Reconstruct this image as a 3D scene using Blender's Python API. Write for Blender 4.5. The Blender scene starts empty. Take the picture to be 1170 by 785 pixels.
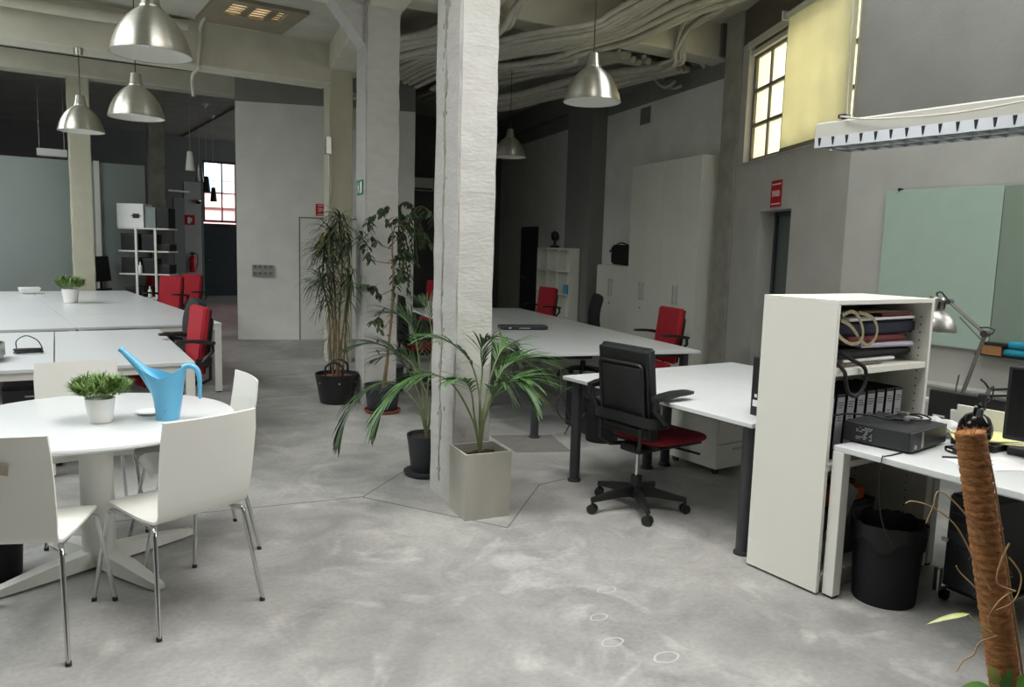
import bpy, bmesh, math, random
from mathutils import Vector, Matrix, Quaternion
rnd = random.Random(7)
S = bpy.context.scene
COL = S.collection
V = Vector
PI = math.pi
R = math.radians

# ------------------------------------------------------------------ materials
def lin(c):
    c /= 255.0
    return c / 12.92 if c <= 0.04045 else ((c + 0.055) / 1.055) ** 2.4
def rgb(r, g, b): return (lin(r), lin(g), lin(b), 1.0)

def mat(name, col, rough=0.5, metal=0.0, var=0.0, scale=8.0, bump=0.0, bscale=60.0, spec=0.5, stretch=None, coat=0.0):
    m = bpy.data.materials.new(name); m.use_nodes = True
    nt = m.node_tree; N = nt.nodes; L = nt.links
    b = N['Principled BSDF']
    b.inputs['Base Color'].default_value = col
    b.inputs['Roughness'].default_value = rough
    b.inputs['Metallic'].default_value = metal
    b.inputs['Specular IOR Level'].default_value = spec
    b.inputs['Coat Weight'].default_value = coat
    tc = N.new('ShaderNodeTexCoord')
    vec = tc.outputs['Object']
    if stretch:
        mp = N.new('ShaderNodeMapping'); mp.inputs['Scale'].default_value = stretch
        L.new(vec, mp.inputs['Vector']); vec = mp.outputs['Vector']
    if var > 0:
        n = N.new('ShaderNodeTexNoise'); n.inputs['Scale'].default_value = scale; n.inputs['Detail'].default_value = 6
        L.new(vec, n.inputs['Vector'])
        r = N.new('ShaderNodeValToRGB')
        r.color_ramp.elements[0].position = 0.3; r.color_ramp.elements[1].position = 0.7
        r.color_ramp.elements[0].color = [max(0, c * (1 - var)) for c in col[:3]] + [1]
        r.color_ramp.elements[1].color = [min(1, c * (1 + var)) for c in col[:3]] + [1]
        L.new(n.outputs['Fac'], r.inputs['Fac']); L.new(r.outputs['Color'], b.inputs['Base Color'])
    if bump > 0:
        n2 = N.new('ShaderNodeTexNoise'); n2.inputs['Scale'].default_value = bscale; n2.inputs['Detail'].default_value = 5
        L.new(vec, n2.inputs['Vector'])
        bp = N.new('ShaderNodeBump'); bp.inputs['Strength'].default_value = bump; bp.inputs['Distance'].default_value = 0.01
        L.new(n2.outputs['Fac'], bp.inputs['Height']); L.new(bp.outputs['Normal'], b.inputs['Normal'])
    return m

def two_tone(name, low, high, z, rough=0.7, bump=0.15):
    """painted wall: one paint below height z, another above it"""
    m = mat(name, low, rough, bump=bump, bscale=30)
    nt = m.node_tree; N = nt.nodes; L = nt.links; b = N['Principled BSDF']
    g = N.new('ShaderNodeNewGeometry'); sx = N.new('ShaderNodeSeparateXYZ')
    L.new(g.outputs['Position'], sx.inputs[0])
    gt = N.new('ShaderNodeMath'); gt.operation = 'GREATER_THAN'; gt.inputs[1].default_value = z
    L.new(sx.outputs['Z'], gt.inputs[0])
    n = N.new('ShaderNodeTexNoise'); n.inputs['Scale'].default_value = 2.5; n.inputs['Detail'].default_value = 6
    L.new(g.outputs['Position'], n.inputs['Vector'])
    mx = N.new('ShaderNodeMix'); mx.data_type = 'RGBA'
    mx.inputs[6].default_value = low; mx.inputs[7].default_value = high
    L.new(gt.outputs[0], mx.inputs[0])
    hs = N.new('ShaderNodeHueSaturation'); 
    ma = N.new('ShaderNodeMapRange'); ma.inputs[3].default_value = 0.93; ma.inputs[4].default_value = 1.07
    ma.inputs[1].default_value = 0.3; ma.inputs[2].default_value = 0.7
    L.new(n.outputs['Fac'], ma.inputs[0]); L.new(ma.outputs[0], hs.inputs['Value'])
    L.new(mx.outputs[2], hs.inputs['Color']); L.new(hs.outputs['Color'], b.inputs['Base Color'])
    return m

def concrete_floor():
    m = mat('polished_concrete', rgb(150, 148, 144), 0.42, spec=0.45)
    nt = m.node_tree; N = nt.nodes; L = nt.links; b = N['Principled BSDF']
    g = N.new('ShaderNodeNewGeometry')
    def noise(s, d, dist=0.0):
        n = N.new('ShaderNodeTexNoise'); n.inputs['Scale'].default_value = s; n.inputs['Detail'].default_value = d
        n.inputs['Distortion'].default_value = dist
        L.new(g.outputs['Position'], n.inputs['Vector']); return n
    n1 = noise(0.55, 8, 0.6); n2 = noise(3.2, 10, 1.0); n3 = noise(40, 6); n4 = noise(1.6, 12, 2.2)
    r1 = N.new('ShaderNodeValToRGB'); e = r1.color_ramp.elements
    e[0].position = 0.34; e[0].color = rgb(128, 128, 127); e[1].position = 0.66; e[1].color = rgb(162, 161, 158)
    L.new(n1.outputs['Fac'], r1.inputs['Fac'])
    r2 = N.new('ShaderNodeValToRGB'); e = r2.color_ramp.elements
    e[0].position = 0.3; e[0].color = (0.36, 0.36, 0.36, 1); e[1].position = 0.72; e[1].color = (0.64, 0.63, 0.61, 1)
    L.new(n2.outputs['Fac'], r2.inputs['Fac'])
    mx = N.new('ShaderNodeMix'); mx.data_type = 'RGBA'; mx.blend_type = 'OVERLAY'; mx.inputs[0].default_value = 0.75
    L.new(r1.outputs['Color'], mx.inputs[6]); L.new(r2.outputs['Color'], mx.inputs[7])
    r4 = N.new('ShaderNodeValToRGB'); e = r4.color_ramp.elements
    e[0].position = 0.55; e[0].color = (0, 0, 0, 1); e[1].position = 0.75; e[1].color = (0.6, 0.6, 0.6, 1)
    L.new(n4.outputs['Fac'], r4.inputs['Fac'])
    mx2 = N.new('ShaderNodeMix'); mx2.data_type = 'RGBA'
    L.new(r4.outputs['Color'], mx2.inputs[0]); L.new(mx.outputs[2], mx2.inputs[6]); mx2.inputs[7].default_value = rgb(190, 188, 184)
    r3 = N.new('ShaderNodeValToRGB'); e = r3.color_ramp.elements
    e[0].position = 0.3; e[0].color = (0.44, 0.44, 0.44, 1); e[1].position = 0.7; e[1].color = (0.56, 0.56, 0.56, 1)
    L.new(n3.outputs['Fac'], r3.inputs['Fac'])
    mx3 = N.new('ShaderNodeMix'); mx3.data_type = 'RGBA'; mx3.blend_type = 'OVERLAY'; mx3.inputs[0].default_value = 0.8
    L.new(mx2.outputs[2], mx3.inputs[6]); L.new(r3.outputs['Color'], mx3.inputs[7])
    L.new(mx3.outputs[2], b.inputs['Base Color'])
    mr = N.new('ShaderNodeMapRange'); mr.inputs[3].default_value = 0.34; mr.inputs[4].default_value = 0.58
    L.new(n2.outputs['Fac'], mr.inputs[0]); L.new(mr.outputs[0], b.inputs['Roughness'])
    bp = N.new('ShaderNodeBump'); bp.inputs['Strength'].default_value = 0.12; bp.inputs['Distance'].default_value = 0.01
    L.new(n3.outputs['Fac'], bp.inputs['Height']); L.new(bp.outputs['Normal'], b.inputs['Normal'])
    return m

def translucent(name, col, trans=0.7, var=0.0, scale=6):
    m = bpy.data.materials.new(name); m.use_nodes = True
    nt = m.node_tree; N = nt.nodes; L = nt.links
    N.remove(N['Principled BSDF']); out = N['Material Output']
    d = N.new('ShaderNodeBsdfDiffuse'); t = N.new('ShaderNodeBsdfTranslucent'); mx = N.new('ShaderNodeMixShader')
    d.inputs['Color'].default_value = col; t.inputs['Color'].default_value = col
    if var:
        tc = N.new('ShaderNodeTexCoord'); n = N.new('ShaderNodeTexNoise'); n.inputs['Scale'].default_value = scale; n.inputs['Detail'].default_value = 7
        L.new(tc.outputs['Object'], n.inputs['Vector'])
        r = N.new('ShaderNodeValToRGB')
        r.color_ramp.elements[0].position = 0.3; r.color_ramp.elements[1].position = 0.7
        r.color_ramp.elements[0].color = [c * (1 - var) for c in col[:3]] + [1]; r.color_ramp.elements[1].color = [min(1, c * (1 + var)) for c in col[:3]] + [1]
        L.new(n.outputs['Fac'], r.inputs['Fac']); L.new(r.outputs['Color'], t.inputs['Color'])
    mx.inputs[0].default_value = trans
    L.new(d.outputs[0], mx.inputs[1]); L.new(t.outputs[0], mx.inputs[2]); L.new(mx.outputs[0], out.inputs[0])
    return m

def glass(name, col=(1, 1, 1, 1), rough=0.0):
    m = mat(name, col, rough); b = m.node_tree.nodes['Principled BSDF']
    b.inputs['Transmission Weight'].default_value = 1.0; b.inputs['IOR'].default_value = 1.1
    return m

M = {}
M['floor'] = concrete_floor()
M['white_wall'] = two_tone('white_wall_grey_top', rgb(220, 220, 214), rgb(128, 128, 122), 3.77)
M['right_wall'] = two_tone('white_wall_grey_upper', rgb(184, 183, 178), rgb(142, 141, 137), 2.72)
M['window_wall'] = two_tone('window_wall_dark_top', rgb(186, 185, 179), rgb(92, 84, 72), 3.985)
M['dark_wall'] = mat('dark_grey_paint', rgb(104, 105, 102), 0.75, var=0.08, scale=2, bump=0.15, bscale=25)
M['grey_wall'] = mat('grey_paint', rgb(120, 121, 117), 0.75, var=0.06, scale=2, bump=0.15, bscale=25)
M['pillar_white'] = mat('painted_board_marked_concrete', rgb(184, 183, 179), 0.8, var=0.06, scale=7, bump=0.4, bscale=26, stretch=(1, 1, 2.2))
M['pillar_cream'] = mat('cream_painted_concrete', rgb(186, 184, 164), 0.8, var=0.05, scale=5, bump=0.35, bscale=26)
M['pillar_grey'] = mat('raw_grey_concrete', rgb(150, 148, 138), 0.85, var=0.16, scale=6, bump=0.5, bscale=30)
M['beam'] = mat('painted_beam', rgb(205, 202, 186), 0.8, var=0.08, scale=3, bump=0.4, bscale=14)
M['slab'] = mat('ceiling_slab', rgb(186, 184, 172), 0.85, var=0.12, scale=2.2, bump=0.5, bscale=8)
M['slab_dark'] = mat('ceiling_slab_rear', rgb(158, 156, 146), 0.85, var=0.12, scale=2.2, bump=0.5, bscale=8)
M['conduit'] = mat('painted_conduit', rgb(176, 173, 160), 0.8, var=0.12, scale=12, bump=0.4, bscale=50)
M['partition'] = mat('grey_green_partition', rgb(132, 141, 138), 0.35, var=0.03, scale=1.5)
M['white_gloss'] = mat('white_laminate', rgb(232, 233, 231), 0.28, var=0.02, scale=3)
M['white_table'] = mat('white_tabletop', rgb(205, 208, 209), 0.3, var=0.012, scale=2)
M['white_paint'] = mat('white_powder_coat', rgb(216, 216, 209), 0.4, var=0.02, scale=5)
M['edge'] = mat('pale_edge_band', rgb(214, 213, 206), 0.45, var=0.02, scale=9)
M['cabinet'] = mat('white_cabinet', rgb(226, 226, 216), 0.45, var=0.03, scale=2)
M['shelf_white'] = mat('cream_white_melamine', rgb(222, 222, 214), 0.42, var=0.02, scale=2)
M['chair_white'] = mat('white_bent_ply', rgb(226, 225, 219), 0.33, var=0.02, scale=3)
M['chrome'] = mat('chrome', rgb(205, 206, 206), 0.16, 1.0, var=0.05, scale=5)
M['steel'] = mat('satin_steel', rgb(190, 190, 186), 0.35, 1.0, var=0.05, scale=10)
M['alu'] = mat('spun_aluminium', rgb(205, 203, 194), 0.32, 1.0, var=0.08, scale=6, stretch=(1, 1, 14))
_b = M['alu'].node_tree.nodes['Principled BSDF']; _b.inputs['Anisotropic'].default_value = 0.85; _b.inputs['Roughness'].default_value = 0.34; _b.inputs['Anisotropic Rotation'].default_value = 0.25
_t = M['alu'].node_tree.nodes.new('ShaderNodeTangent'); _t.direction_type = 'RADIAL'; _t.axis = 'Z'; M['alu'].node_tree.links.new(_t.outputs[0], _b.inputs['Tangent'])
M['lamp_inner'] = mat('white_lamp_interior', rgb(235, 235, 230), 0.5, var=0.01)
M['black'] = mat('black_plastic', rgb(23, 24, 25), 0.45, var=0.12, scale=9)
M['black_soft'] = mat('black_fabric', rgb(24, 26, 28), 0.85, var=0.2, scale=60, bump=0.2, bscale=300)
M['black_gloss'] = mat('gloss_black', rgb(14, 14, 15), 0.12, var=0.1)
M['dark_leg'] = mat('anthracite_metal', rgb(62, 64, 66), 0.4, 0.3, var=0.06, scale=10)
M['rubber'] = mat('dark_rubber', rgb(38, 38, 38), 0.7, var=0.1)
M['red'] = mat('red_wool', rgb(158, 22, 36), 0.85, var=0.1, scale=80, bump=0.2, bscale=400)
M['dark_red'] = mat('deep_red_wool', rgb(132, 14, 34), 0.85, var=0.12, scale=80, bump=0.2, bscale=400)
M['blue'] = mat('light_blue_plastic', rgb(100, 178, 216), 0.38, var=0.03, scale=8)
M['leaf'] = mat('palm_leaf', rgb(66, 100, 52), 0.42, var=0.4, scale=7)
M['leaf_dark'] = mat('dark_leaf', rgb(52, 72, 44), 0.45, var=0.4, scale=9)
M['leaf_grey'] = mat('dusty_leaf', rgb(66, 78, 54), 0.5, var=0.4, scale=9)
M['leaf_dry'] = mat('dry_leaf_tip', rgb(170, 140, 96), 0.6, var=0.25, scale=12)
M['grass'] = mat('plastic_grass', rgb(118, 146, 80), 0.5, var=0.45, scale=40)
M['pothos'] = mat('pothos_leaf', rgb(84, 130, 50), 0.3, var=0.35, scale=14)
M['lime'] = mat('young_leaf', rgb(168, 178, 96), 0.4, var=0.2, scale=14)
M['stem'] = mat('green_stem', rgb(112, 124, 82), 0.55, var=0.2, scale=12)
M['bark'] = mat('pale_brown_bark', rgb(122, 100, 74), 0.8, var=0.25, scale=30, bump=0.3, bscale=80)
M['root'] = mat('aerial_root', rgb(170, 140, 100), 0.7, var=0.25, scale=25)
M['coir'] = mat('coconut_fibre', rgb(158, 108, 64), 0.95, var=0.4, scale=60, bump=0.5, bscale=220, stretch=(1, 1, 2.5))
M['soil'] = mat('dark_soil', rgb(58, 46, 38), 0.95, var=0.4, scale=60, bump=0.8, bscale=90)
M['planter'] = mat('fibre_cement', rgb(168, 166, 156), 0.7, var=0.1, scale=5, bump=0.15, bscale=60, stretch=(1, 1, 0.3))
M['pot_black'] = mat('black_pot', rgb(44, 47, 52), 0.5, var=0.08)
M['pot_white'] = mat('white_ceramic', rgb(234, 233, 230), 0.3, var=0.02)
M['terracotta'] = mat('terracotta', rgb(138, 78, 56), 0.75, var=0.15)
M['paper'] = mat('white_paper', rgb(228, 228, 228), 0.8, var=0.03)
M['lilac'] = mat('lilac_paper', rgb(192, 184, 202), 0.7, var=0.08)
M['label_grey'] = mat('label_grey', rgb(150, 152, 157), 0.6, var=0.04)
M['yellow_paper'] = mat('pale_yellow_paper', rgb(222, 218, 156), 0.7, var=0.05)
M['navy'] = mat('navy_cloth', rgb(24, 27, 44), 0.85, var=0.2, scale=30)
M['maroon'] = mat('maroon_folder', rgb(112, 40, 40), 0.6, var=0.12)
M['brown_board'] = mat('brown_board', rgb(120, 108, 94), 0.8, var=0.1)
M['strap'] = mat('cream_strap', rgb(150, 142, 112), 0.85, var=0.1, scale=50)
M['cardboard'] = mat('cardboard', rgb(170, 124, 78), 0.85, var=0.08)
M['teal'] = mat('turquoise_cloth', rgb(40, 150, 178), 0.8, var=0.15)
M['orange'] = mat('orange_box', rgb(206, 96, 34), 0.55, var=0.06)
M['pcgrey'] = mat('dark_case', rgb(33, 36, 38), 0.55, var=0.08)
M['pcface'] = mat('dark_bezel', rgb(46, 48, 50), 0.4, var=0.06)
M['board_pale_reflect'] = mat('glass_board', rgb(176, 198, 184), 0.1, var=0.02, coat=0.4)  # left sheet: paler colour carries the reflection seen on the glass
M['board_pale_reflect2'] = mat('glass_board_dull', rgb(136, 152, 138), 0.3, var=0.02)
M['signred'] = mat('sign_red', rgb(188, 26, 36), 0.45, var=0.03)
M['signwhite'] = mat('sign_white', rgb(236, 230, 228), 0.5, var=0.01)
M['signgreen'] = mat('sign_green', rgb(30, 130, 88), 0.45, var=0.03)
M['signyellow'] = mat('sign_yellow', rgb(226, 188, 50), 0.5, var=0.03)
M['frosted'] = translucent('frosted_pane', rgb(250, 244, 222), 0.75, 0.06, 9)
M['blind'] = translucent('yellowed_blind', rgb(246, 245, 228), 0.75, 0.05, 3)
M['glassbrick'] = translucent('glass_brick', rgb(250, 236, 214), 0.85, 0.08, 9)
M['windowframe'] = mat('grey_window_bar', rgb(120, 116, 100), 0.5, var=0.05)
M['doorglass'] = mat('grey_green_door', rgb(92, 102, 98), 0.2, var=0.04)
M['blackdoor'] = mat('dark_door', rgb(54, 62, 64), 0.3, var=0.06)
M['whitedoor'] = mat('white_door', rgb(214, 214, 208), 0.5, var=0.02)
M['pink'] = mat('pink_render', rgb(226, 168, 166), 0.9, var=0.08)
M['bluesh'] = mat('blue_shutter', rgb(150, 176, 200), 0.7, var=0.05)
M['cream_ext'] = mat('cream_render', rgb(240, 222, 200), 0.9, var=0.05)
M['tape'] = mat('beige_tape', rgb(176, 168, 150), 0.7, var=0.08)
M['joint'] = mat('floor_joint', rgb(112, 110, 107), 0.8, var=0.1)
M['hatch'] = mat('dark_floor_plate', rgb(116, 114, 110), 0.6, var=0.1, scale=12)
M['wirewhite'] = mat('white_cable', rgb(205, 200, 190), 0.5, var=0.02)
M['clearglass'] = glass('clear_pane')
M['plasticbag'] = translucent('white_plastic_bag', rgb(228, 228, 230), 0.3, 0.05, 20)
M['reflector'] = mat('white_reflector', rgb(196, 196, 190), 0.35, var=0.01)
M['mirror'] = mat('louvre_aluminium', rgb(214, 216, 222), 0.3, 1.0, var=0.02)
M['tube'] = mat('fluorescent_tube', rgb(240, 240, 236), 0.3, var=0.01)
M['frame_tan'] = mat('tan_cement_frame', rgb(140, 132, 112), 0.85, var=0.1, scale=6, bump=0.3, bscale=30)
M['arm_grey'] = mat('grey_lamp_arm', rgb(132, 130, 126), 0.4, 0.8, var=0.04)
M['stain'] = mat('pale_floor_stain', rgb(166, 165, 162), 0.6, var=0.06, scale=30)
M['bin'] = mat('matt_black_bin', rgb(20, 22, 24), 0.65, var=0.08, spec=0.3)
M['liner'] = mat('bin_bag', rgb(16, 17, 18), 0.4, var=0.1, spec=0.35)
M['led'] = mat('pale_led', rgb(220, 224, 214), 0.3, var=0.01)

# ------------------------------------------------------------------ geometry builder
class G:
    def __init__(s): s.v = []; s.f = []
    def add(s, vs, fs, mx=None):
        b = len(s.v)
        s.v.extend([(mx @ V(p)) if mx else V(p) for p in vs]); s.f.extend([tuple(b + i for i in f) for f in fs]); return s
    def bm(s, bm, mx=None):
        bm.verts.index_update()
        s.add([v.co.copy() for v in bm.verts], [[v.index for v in f.verts] for f in bm.faces], mx); bm.free(); return s
    def box(s, c, d, bev=0.0, rz=0.0, mx=None, seg=2):
        bm = bmesh.new(); bmesh.ops.create_cube(bm, size=1.0)
        bmesh.ops.scale(bm, vec=V(d), verts=bm.verts)
        if bev: bmesh.ops.bevel(bm, geom=list(bm.edges), offset=bev, segments=seg, profile=0.5, affect='EDGES')
        m = Matrix.Translation(V(c)) @ Matrix.Rotation(rz, 4, 'Z')
        return s.bm(bm, (mx @ m) if mx else m)
    def box2(s, lo, hi, bev=0.0, mx=None):
        lo = V(lo); hi = V(hi); return s.box((lo + hi) / 2, hi - lo, bev, mx=mx)
    def lathe(s, prof, c=(0, 0, 0), seg=32, mx=None, capb=False, capt=False):
        vs = []; fs = []; n = len(prof)
        for r, z in prof:
            for k in range(seg):
                a = 2 * PI * k / seg; vs.append((c[0] + r * math.cos(a), c[1] + r * math.sin(a), c[2] + z))
        for i in range(n - 1):
            for k in range(seg):
                k2 = (k + 1) % seg
                fs.append((i * seg + k, i * seg + k2, (i + 1) * seg + k2, (i + 1) * seg + k))
        if capb: fs.append(tuple(range(seg))[::-1])
        if capt: fs.append(tuple((n - 1) * seg + k for k in range(seg)))
        return s.add(vs, fs, mx)
    def tube(s, pts, r, seg=8, closed=False, r1=None, cap=True, flat=1.0):
        pts = [V(p) for p in pts]; n = len(pts); vs = []; fs = []
        def tan(i):
            if closed: return (pts[(i + 1) % n] - pts[i - 1]).normalized()
            return (pts[min(i + 1, n - 1)] - pts[max(i - 1, 0)]).normalized()
        t0 = tan(0); ref = V((0, 0, 1)) if abs(t0.z) < 0.9 else V((1, 0, 0))
        u = t0.cross(ref).normalized(); prev = t0
        for i in range(n):
            t = tan(i); q = prev.rotation_difference(t); u = (q @ u); u = (u - t * u.dot(t)).normalized(); w = t.cross(u); prev = t
            rr = r if r1 is None else r + (r1 - r) * i / max(1, n - 1)
            if callable(rr): rr = rr(i / max(1, n - 1))
            for k in range(seg):
                a = 2 * PI * k / seg; vs.append(pts[i] + u * math.cos(a) * rr + w * math.sin(a) * rr * flat)
        for i in range(n if closed else n - 1):
            j = (i + 1) % n
            for k in range(seg):
                k2 = (k + 1) % seg; fs.append((i * seg + k, i * seg + k2, j * seg + k2, j * seg + k))
        if cap and not closed:
            fs.append(tuple(range(seg))[::-1]); fs.append(tuple((n - 1) * seg + k for k in range(seg)))
        return s.add(vs, fs)
    def cyl(s, p0, p1, r0, r1=None, seg=20): return s.tube([p0, p1], r0, seg, r1=r1 if r1 is not None else r0)
    def prism(s, poly, z0, z1, mx=None):
        n = len(poly); vs = [(x, y, z0) for x, y in poly] + [(x, y, z1) for x, y in poly]
        fs = [tuple(range(n))[::-1], tuple(range(n, 2 * n))] + [(i, (i + 1) % n, n + (i + 1) % n, n + i) for i in range(n)]
        return s.add(vs, fs, mx)
    def sheet(s, prof, w, th, ws=None, curve=0.0, nx=8):
        """profile of (y, z) points swept over x in -w/2..w/2, thickness th; ws = width factor per point; curve bows it in y"""
        n = len(prof); top = []; 
        nrm = []
        for i in range(n):
            a = V(prof[max(i - 1, 0)]); b = V(prof[min(i + 1, n - 1)]); t = (b - a).normalized(); nrm.append(V((-t.y, t.x)))
        vs = []; 
        for side in (0, 1):
            for i in range(n):
                f = ws[i] if ws else 1.0
                for k in range(nx + 1):
                    q = (k / nx - 0.5) * 2
                    y = prof[i][0] + nrm[i].x * th * (side - 0.5); z = prof[i][1] + nrm[i].y * th * (side - 0.5)
                    cv = curve(i / (n - 1)) if callable(curve) else curve
                    vs.append((q * w * f / 2, y + cv * q * q, z))
        m = nx + 1; fs = []
        for i in range(n - 1):
            for k in range(nx):
                a = i * m + k; fs.append((a, a + 1, a + m + 1, a + m)); b = n * m + a; fs.append((b, b + m, b + m + 1, b + 1))
        o = n * m
        for i in range(n - 1):
            a = i * m; fs.append((a, a + m, o + a + m, o + a)); a = i * m + nx; fs.append((a, o + a, o + a + m, a + m))
        for k in range(nx):
            fs.append((k, o + k, o + k + 1, k + 1)); a = (n - 1) * m + k; fs.append((a, a + 1, o + a + 1, o + a))
        return s.add(vs, fs)
    def xf(s, mx): s.v = [mx @ p for p in s.v]; return s
    def obj(s, name, m, parent=None, smooth=None, loc=None):
        me = bpy.data.meshes.new(name); me.from_pydata([tuple(p) for p in s.v], [], s.f); me.update()
        bm = bmesh.new(); bm.from_mesh(me); bmesh.ops.recalc_face_normals(bm, faces=bm.faces); bm.to_mesh(me); bm.free()
        if smooth:
            for p in me.polygons: p.use_smooth = True
            me.set_sharp_from_angle(angle=R(smooth))
        me.materials.append(M[m])
        o = bpy.data.objects.new(name, me); COL.objects.link(o)
        if parent: o.parent = parent
        if loc: o.location = loc
        return o

def thing(name, label, cat, loc=(0, 0, 0), rz=0.0, group=None, kind=None):
    o = bpy.data.objects.new(name, None); COL.objects.link(o); o.location = loc; o.rotation_euler = (0, 0, rz)
    o.empty_display_size = 0.1
    return tag(o, label, cat, group, kind)
def tag(o, label, cat, group=None, kind=None):
    o['label'] = label; o['category'] = cat
    if group: o['group'] = group
    if kind: o['kind'] = kind
    return o
def struct(o): o['kind'] = 'structure'; return o
def dup(root, loc, rz, label=None):
    r = root.copy(); COL.objects.link(r); r.location = loc; r.rotation_euler = (0, 0, rz)
    if label: r['label'] = label
    for ch in list(root.children):
        c = ch.copy(); COL.objects.link(c); c.parent = r
        for g in list(ch.children):
            d = g.copy(); COL.objects.link(d); d.parent = c
    return r
def text(body, size, mx, m, parent, name='lettering', ext=0.0008, squeeze=1.0):
    cu = bpy.data.curves.new('lettering_curve', 'FONT'); cu.body = body; cu.size = size; cu.extrude = ext
    cu.align_x = 'CENTER'; cu.align_y = 'CENTER'
    t = bpy.data.objects.new('tmp', cu); COL.objects.link(t)
    dg = bpy.context.evaluated_depsgraph_get(); me = bpy.data.meshes.new_from_object(t.evaluated_get(dg))
    bpy.data.objects.remove(t); bpy.data.curves.remove(cu)
    me.transform(mx @ Matrix.Diagonal((squeeze, 1, 1, 1)))
    me.materials.clear(); me.materials.append(M[m])
    o = bpy.data.objects.new(name, me); COL.objects.link(o); o.parent = parent
    return o
def arc(p0, p1, p2, n=8):
    p0, p1, p2 = V(p0), V(p1), V(p2)
    return [p0 * (1 - t) ** 2 + p1 * 2 * t * (1 - t) + p2 * t * t for t in [i / n for i in range(n + 1)]]
def spline(pts, n=6):
    pts = [V(p) for p in pts]; out = []
    for i in range(len(pts) - 1):
        p0 = pts[max(i - 1, 0)]; p1 = pts[i]; p2 = pts[i + 1]; p3 = pts[min(i + 2, len(pts) - 1)]
        for k in range(n):
            t = k / n; out.append(0.5 * ((2 * p1) + (p2 - p0) * t + (2 * p0 - 5 * p1 + 4 * p2 - p3) * t * t + (3 * p1 - p0 - 3 * p2 + p3) * t ** 3))
    out.append(pts[-1]); return out
def basis(x, y, z, o=(0, 0, 0)):
    x, y, z = V(x), V(y), V(z)
    return Matrix(((x.x, y.x, z.x, o[0]), (x.y, y.y, z.y, o[1]), (x.z, y.z, z.z, o[2]), (0, 0, 0, 1)))

# ------------------------------------------------------------------ camera
CAM_H = 1.6
f_px, pitch, roll, yaw = 888.5, R(6.982), R(-1.666), R(-33.0)
cp, sp, cr, sr = math.cos(pitch), math.sin(pitch), math.cos(roll), math.sin(roll)
Bm = Matrix(((1, 0, 0), (0, -sp, cp), (0, -cp, -sp))) @ Matrix(((cr, -sr, 0), (sr, cr, 0), (0, 0, 1)))
Rm = Matrix.Rotation(yaw, 3, 'Z') @ Bm
right, down, fwd = Rm @ V((1, 0, 0)), Rm @ V((0, 1, 0)), Rm @ V((0, 0, 1))
cam = bpy.data.cameras.new('camera'); co = bpy.data.objects.new('camera', cam); COL.objects.link(co)
cam.sensor_width = 36.0; cam.lens = f_px / 1170 * 36.0; cam.clip_start = 0.05; cam.clip_end = 200
co.matrix_world = basis(right, -down, -fwd, (0, 0, CAM_H))
S.camera = co

# unit directions: c = along the cabinet wall, n = out of the room through it
ca = R(13); Cd = V((math.sin(ca), math.cos(ca), 0)); Nd = V((math.cos(ca), -math.sin(ca), 0))
def CN(c, n, z=0): p = Cd * c + Nd * n; return V((p.x, p.y, z))
CNm = lambda c=0, n=0, z=0: basis(Nd, Cd, (0, 0, 1), CN(c, n, z))      # local x = n, local y = c
wa = R(28); Wd = V((math.sin(wa), math.cos(wa), 0)); Wn = V((math.cos(wa), -math.sin(wa), 0)); WC = V((6.0, 4.09, 0))
WM = basis(Wd, (0, 0, 1), Wn, WC)                                       # local x = s along wall, y = up, z = outwards

# ------------------------------------------------------------------ shell
struct(G().box2((-7, -5, -0.2), (12.5, 24, 0)).obj('floor', 'floor'))
# floor joints around the main pillar and across the room
g = G()
def joint(a, b, w=0.007):
    a = V(a + (0.0,)); b = V(b + (0.0,)); t = (b - a).normalized(); q = V((-t.y, t.x, 0)) * w / 2
    g.add([a - q, b - q, b + q, a + q, a - q + V((0, 0, .0015)), b - q + V((0, 0, .0015)), b + q + V((0, 0, .0015)), a + q + V((0, 0, .0015))],
          [(0, 1, 2, 3), (4, 5, 6, 7), (0, 1, 5, 4), (1, 2, 6, 5), (2, 3, 7, 6), (3, 0, 4, 7)])
for a, b in [((1.835, 4.523), (2.352, 4.96)), ((1.835, 4.523), (2.357, 3.62)), ((2.357, 3.62), (2.99, 4.212)), ((2.99, 4.212), (3.3, 4.25)),
             ((-3.0, 5.35), (1.83, 4.53))]: joint(a, b)
struct(g.obj('trim_1', 'joint'))
tag(G().prism([(3.411, 5.554), (3.907, 5.346), (3.72, 4.821), (3.314, 4.994)], 0.0, 0.004).obj('floor_plate', 'hatch'),
    'dark flat square plate set in the concrete floor beside the planter', 'floor plate')

g = G()
for (x, y), r_ in zip([(2.33, 2.70), (2.12, 2.50), (2.03, 2.30), (2.14, 2.10)], (.035, .03, .035, .04)):
    n_ = 28; vs = [(x + q * math.cos(2 * PI * k / n_) * (1.5 + .1 * math.sin(k)), y + q * math.sin(2 * PI * k / n_), .0008) for q in (r_, r_ * .82) for k in range(n_)]
    g.add(vs, [(k, (k + 1) % n_, n_ + (k + 1) % n_, n_ + k) for k in range(n_)])
g.obj('stain_ring', 'stain', bpy.data.objects['floor'])
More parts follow.
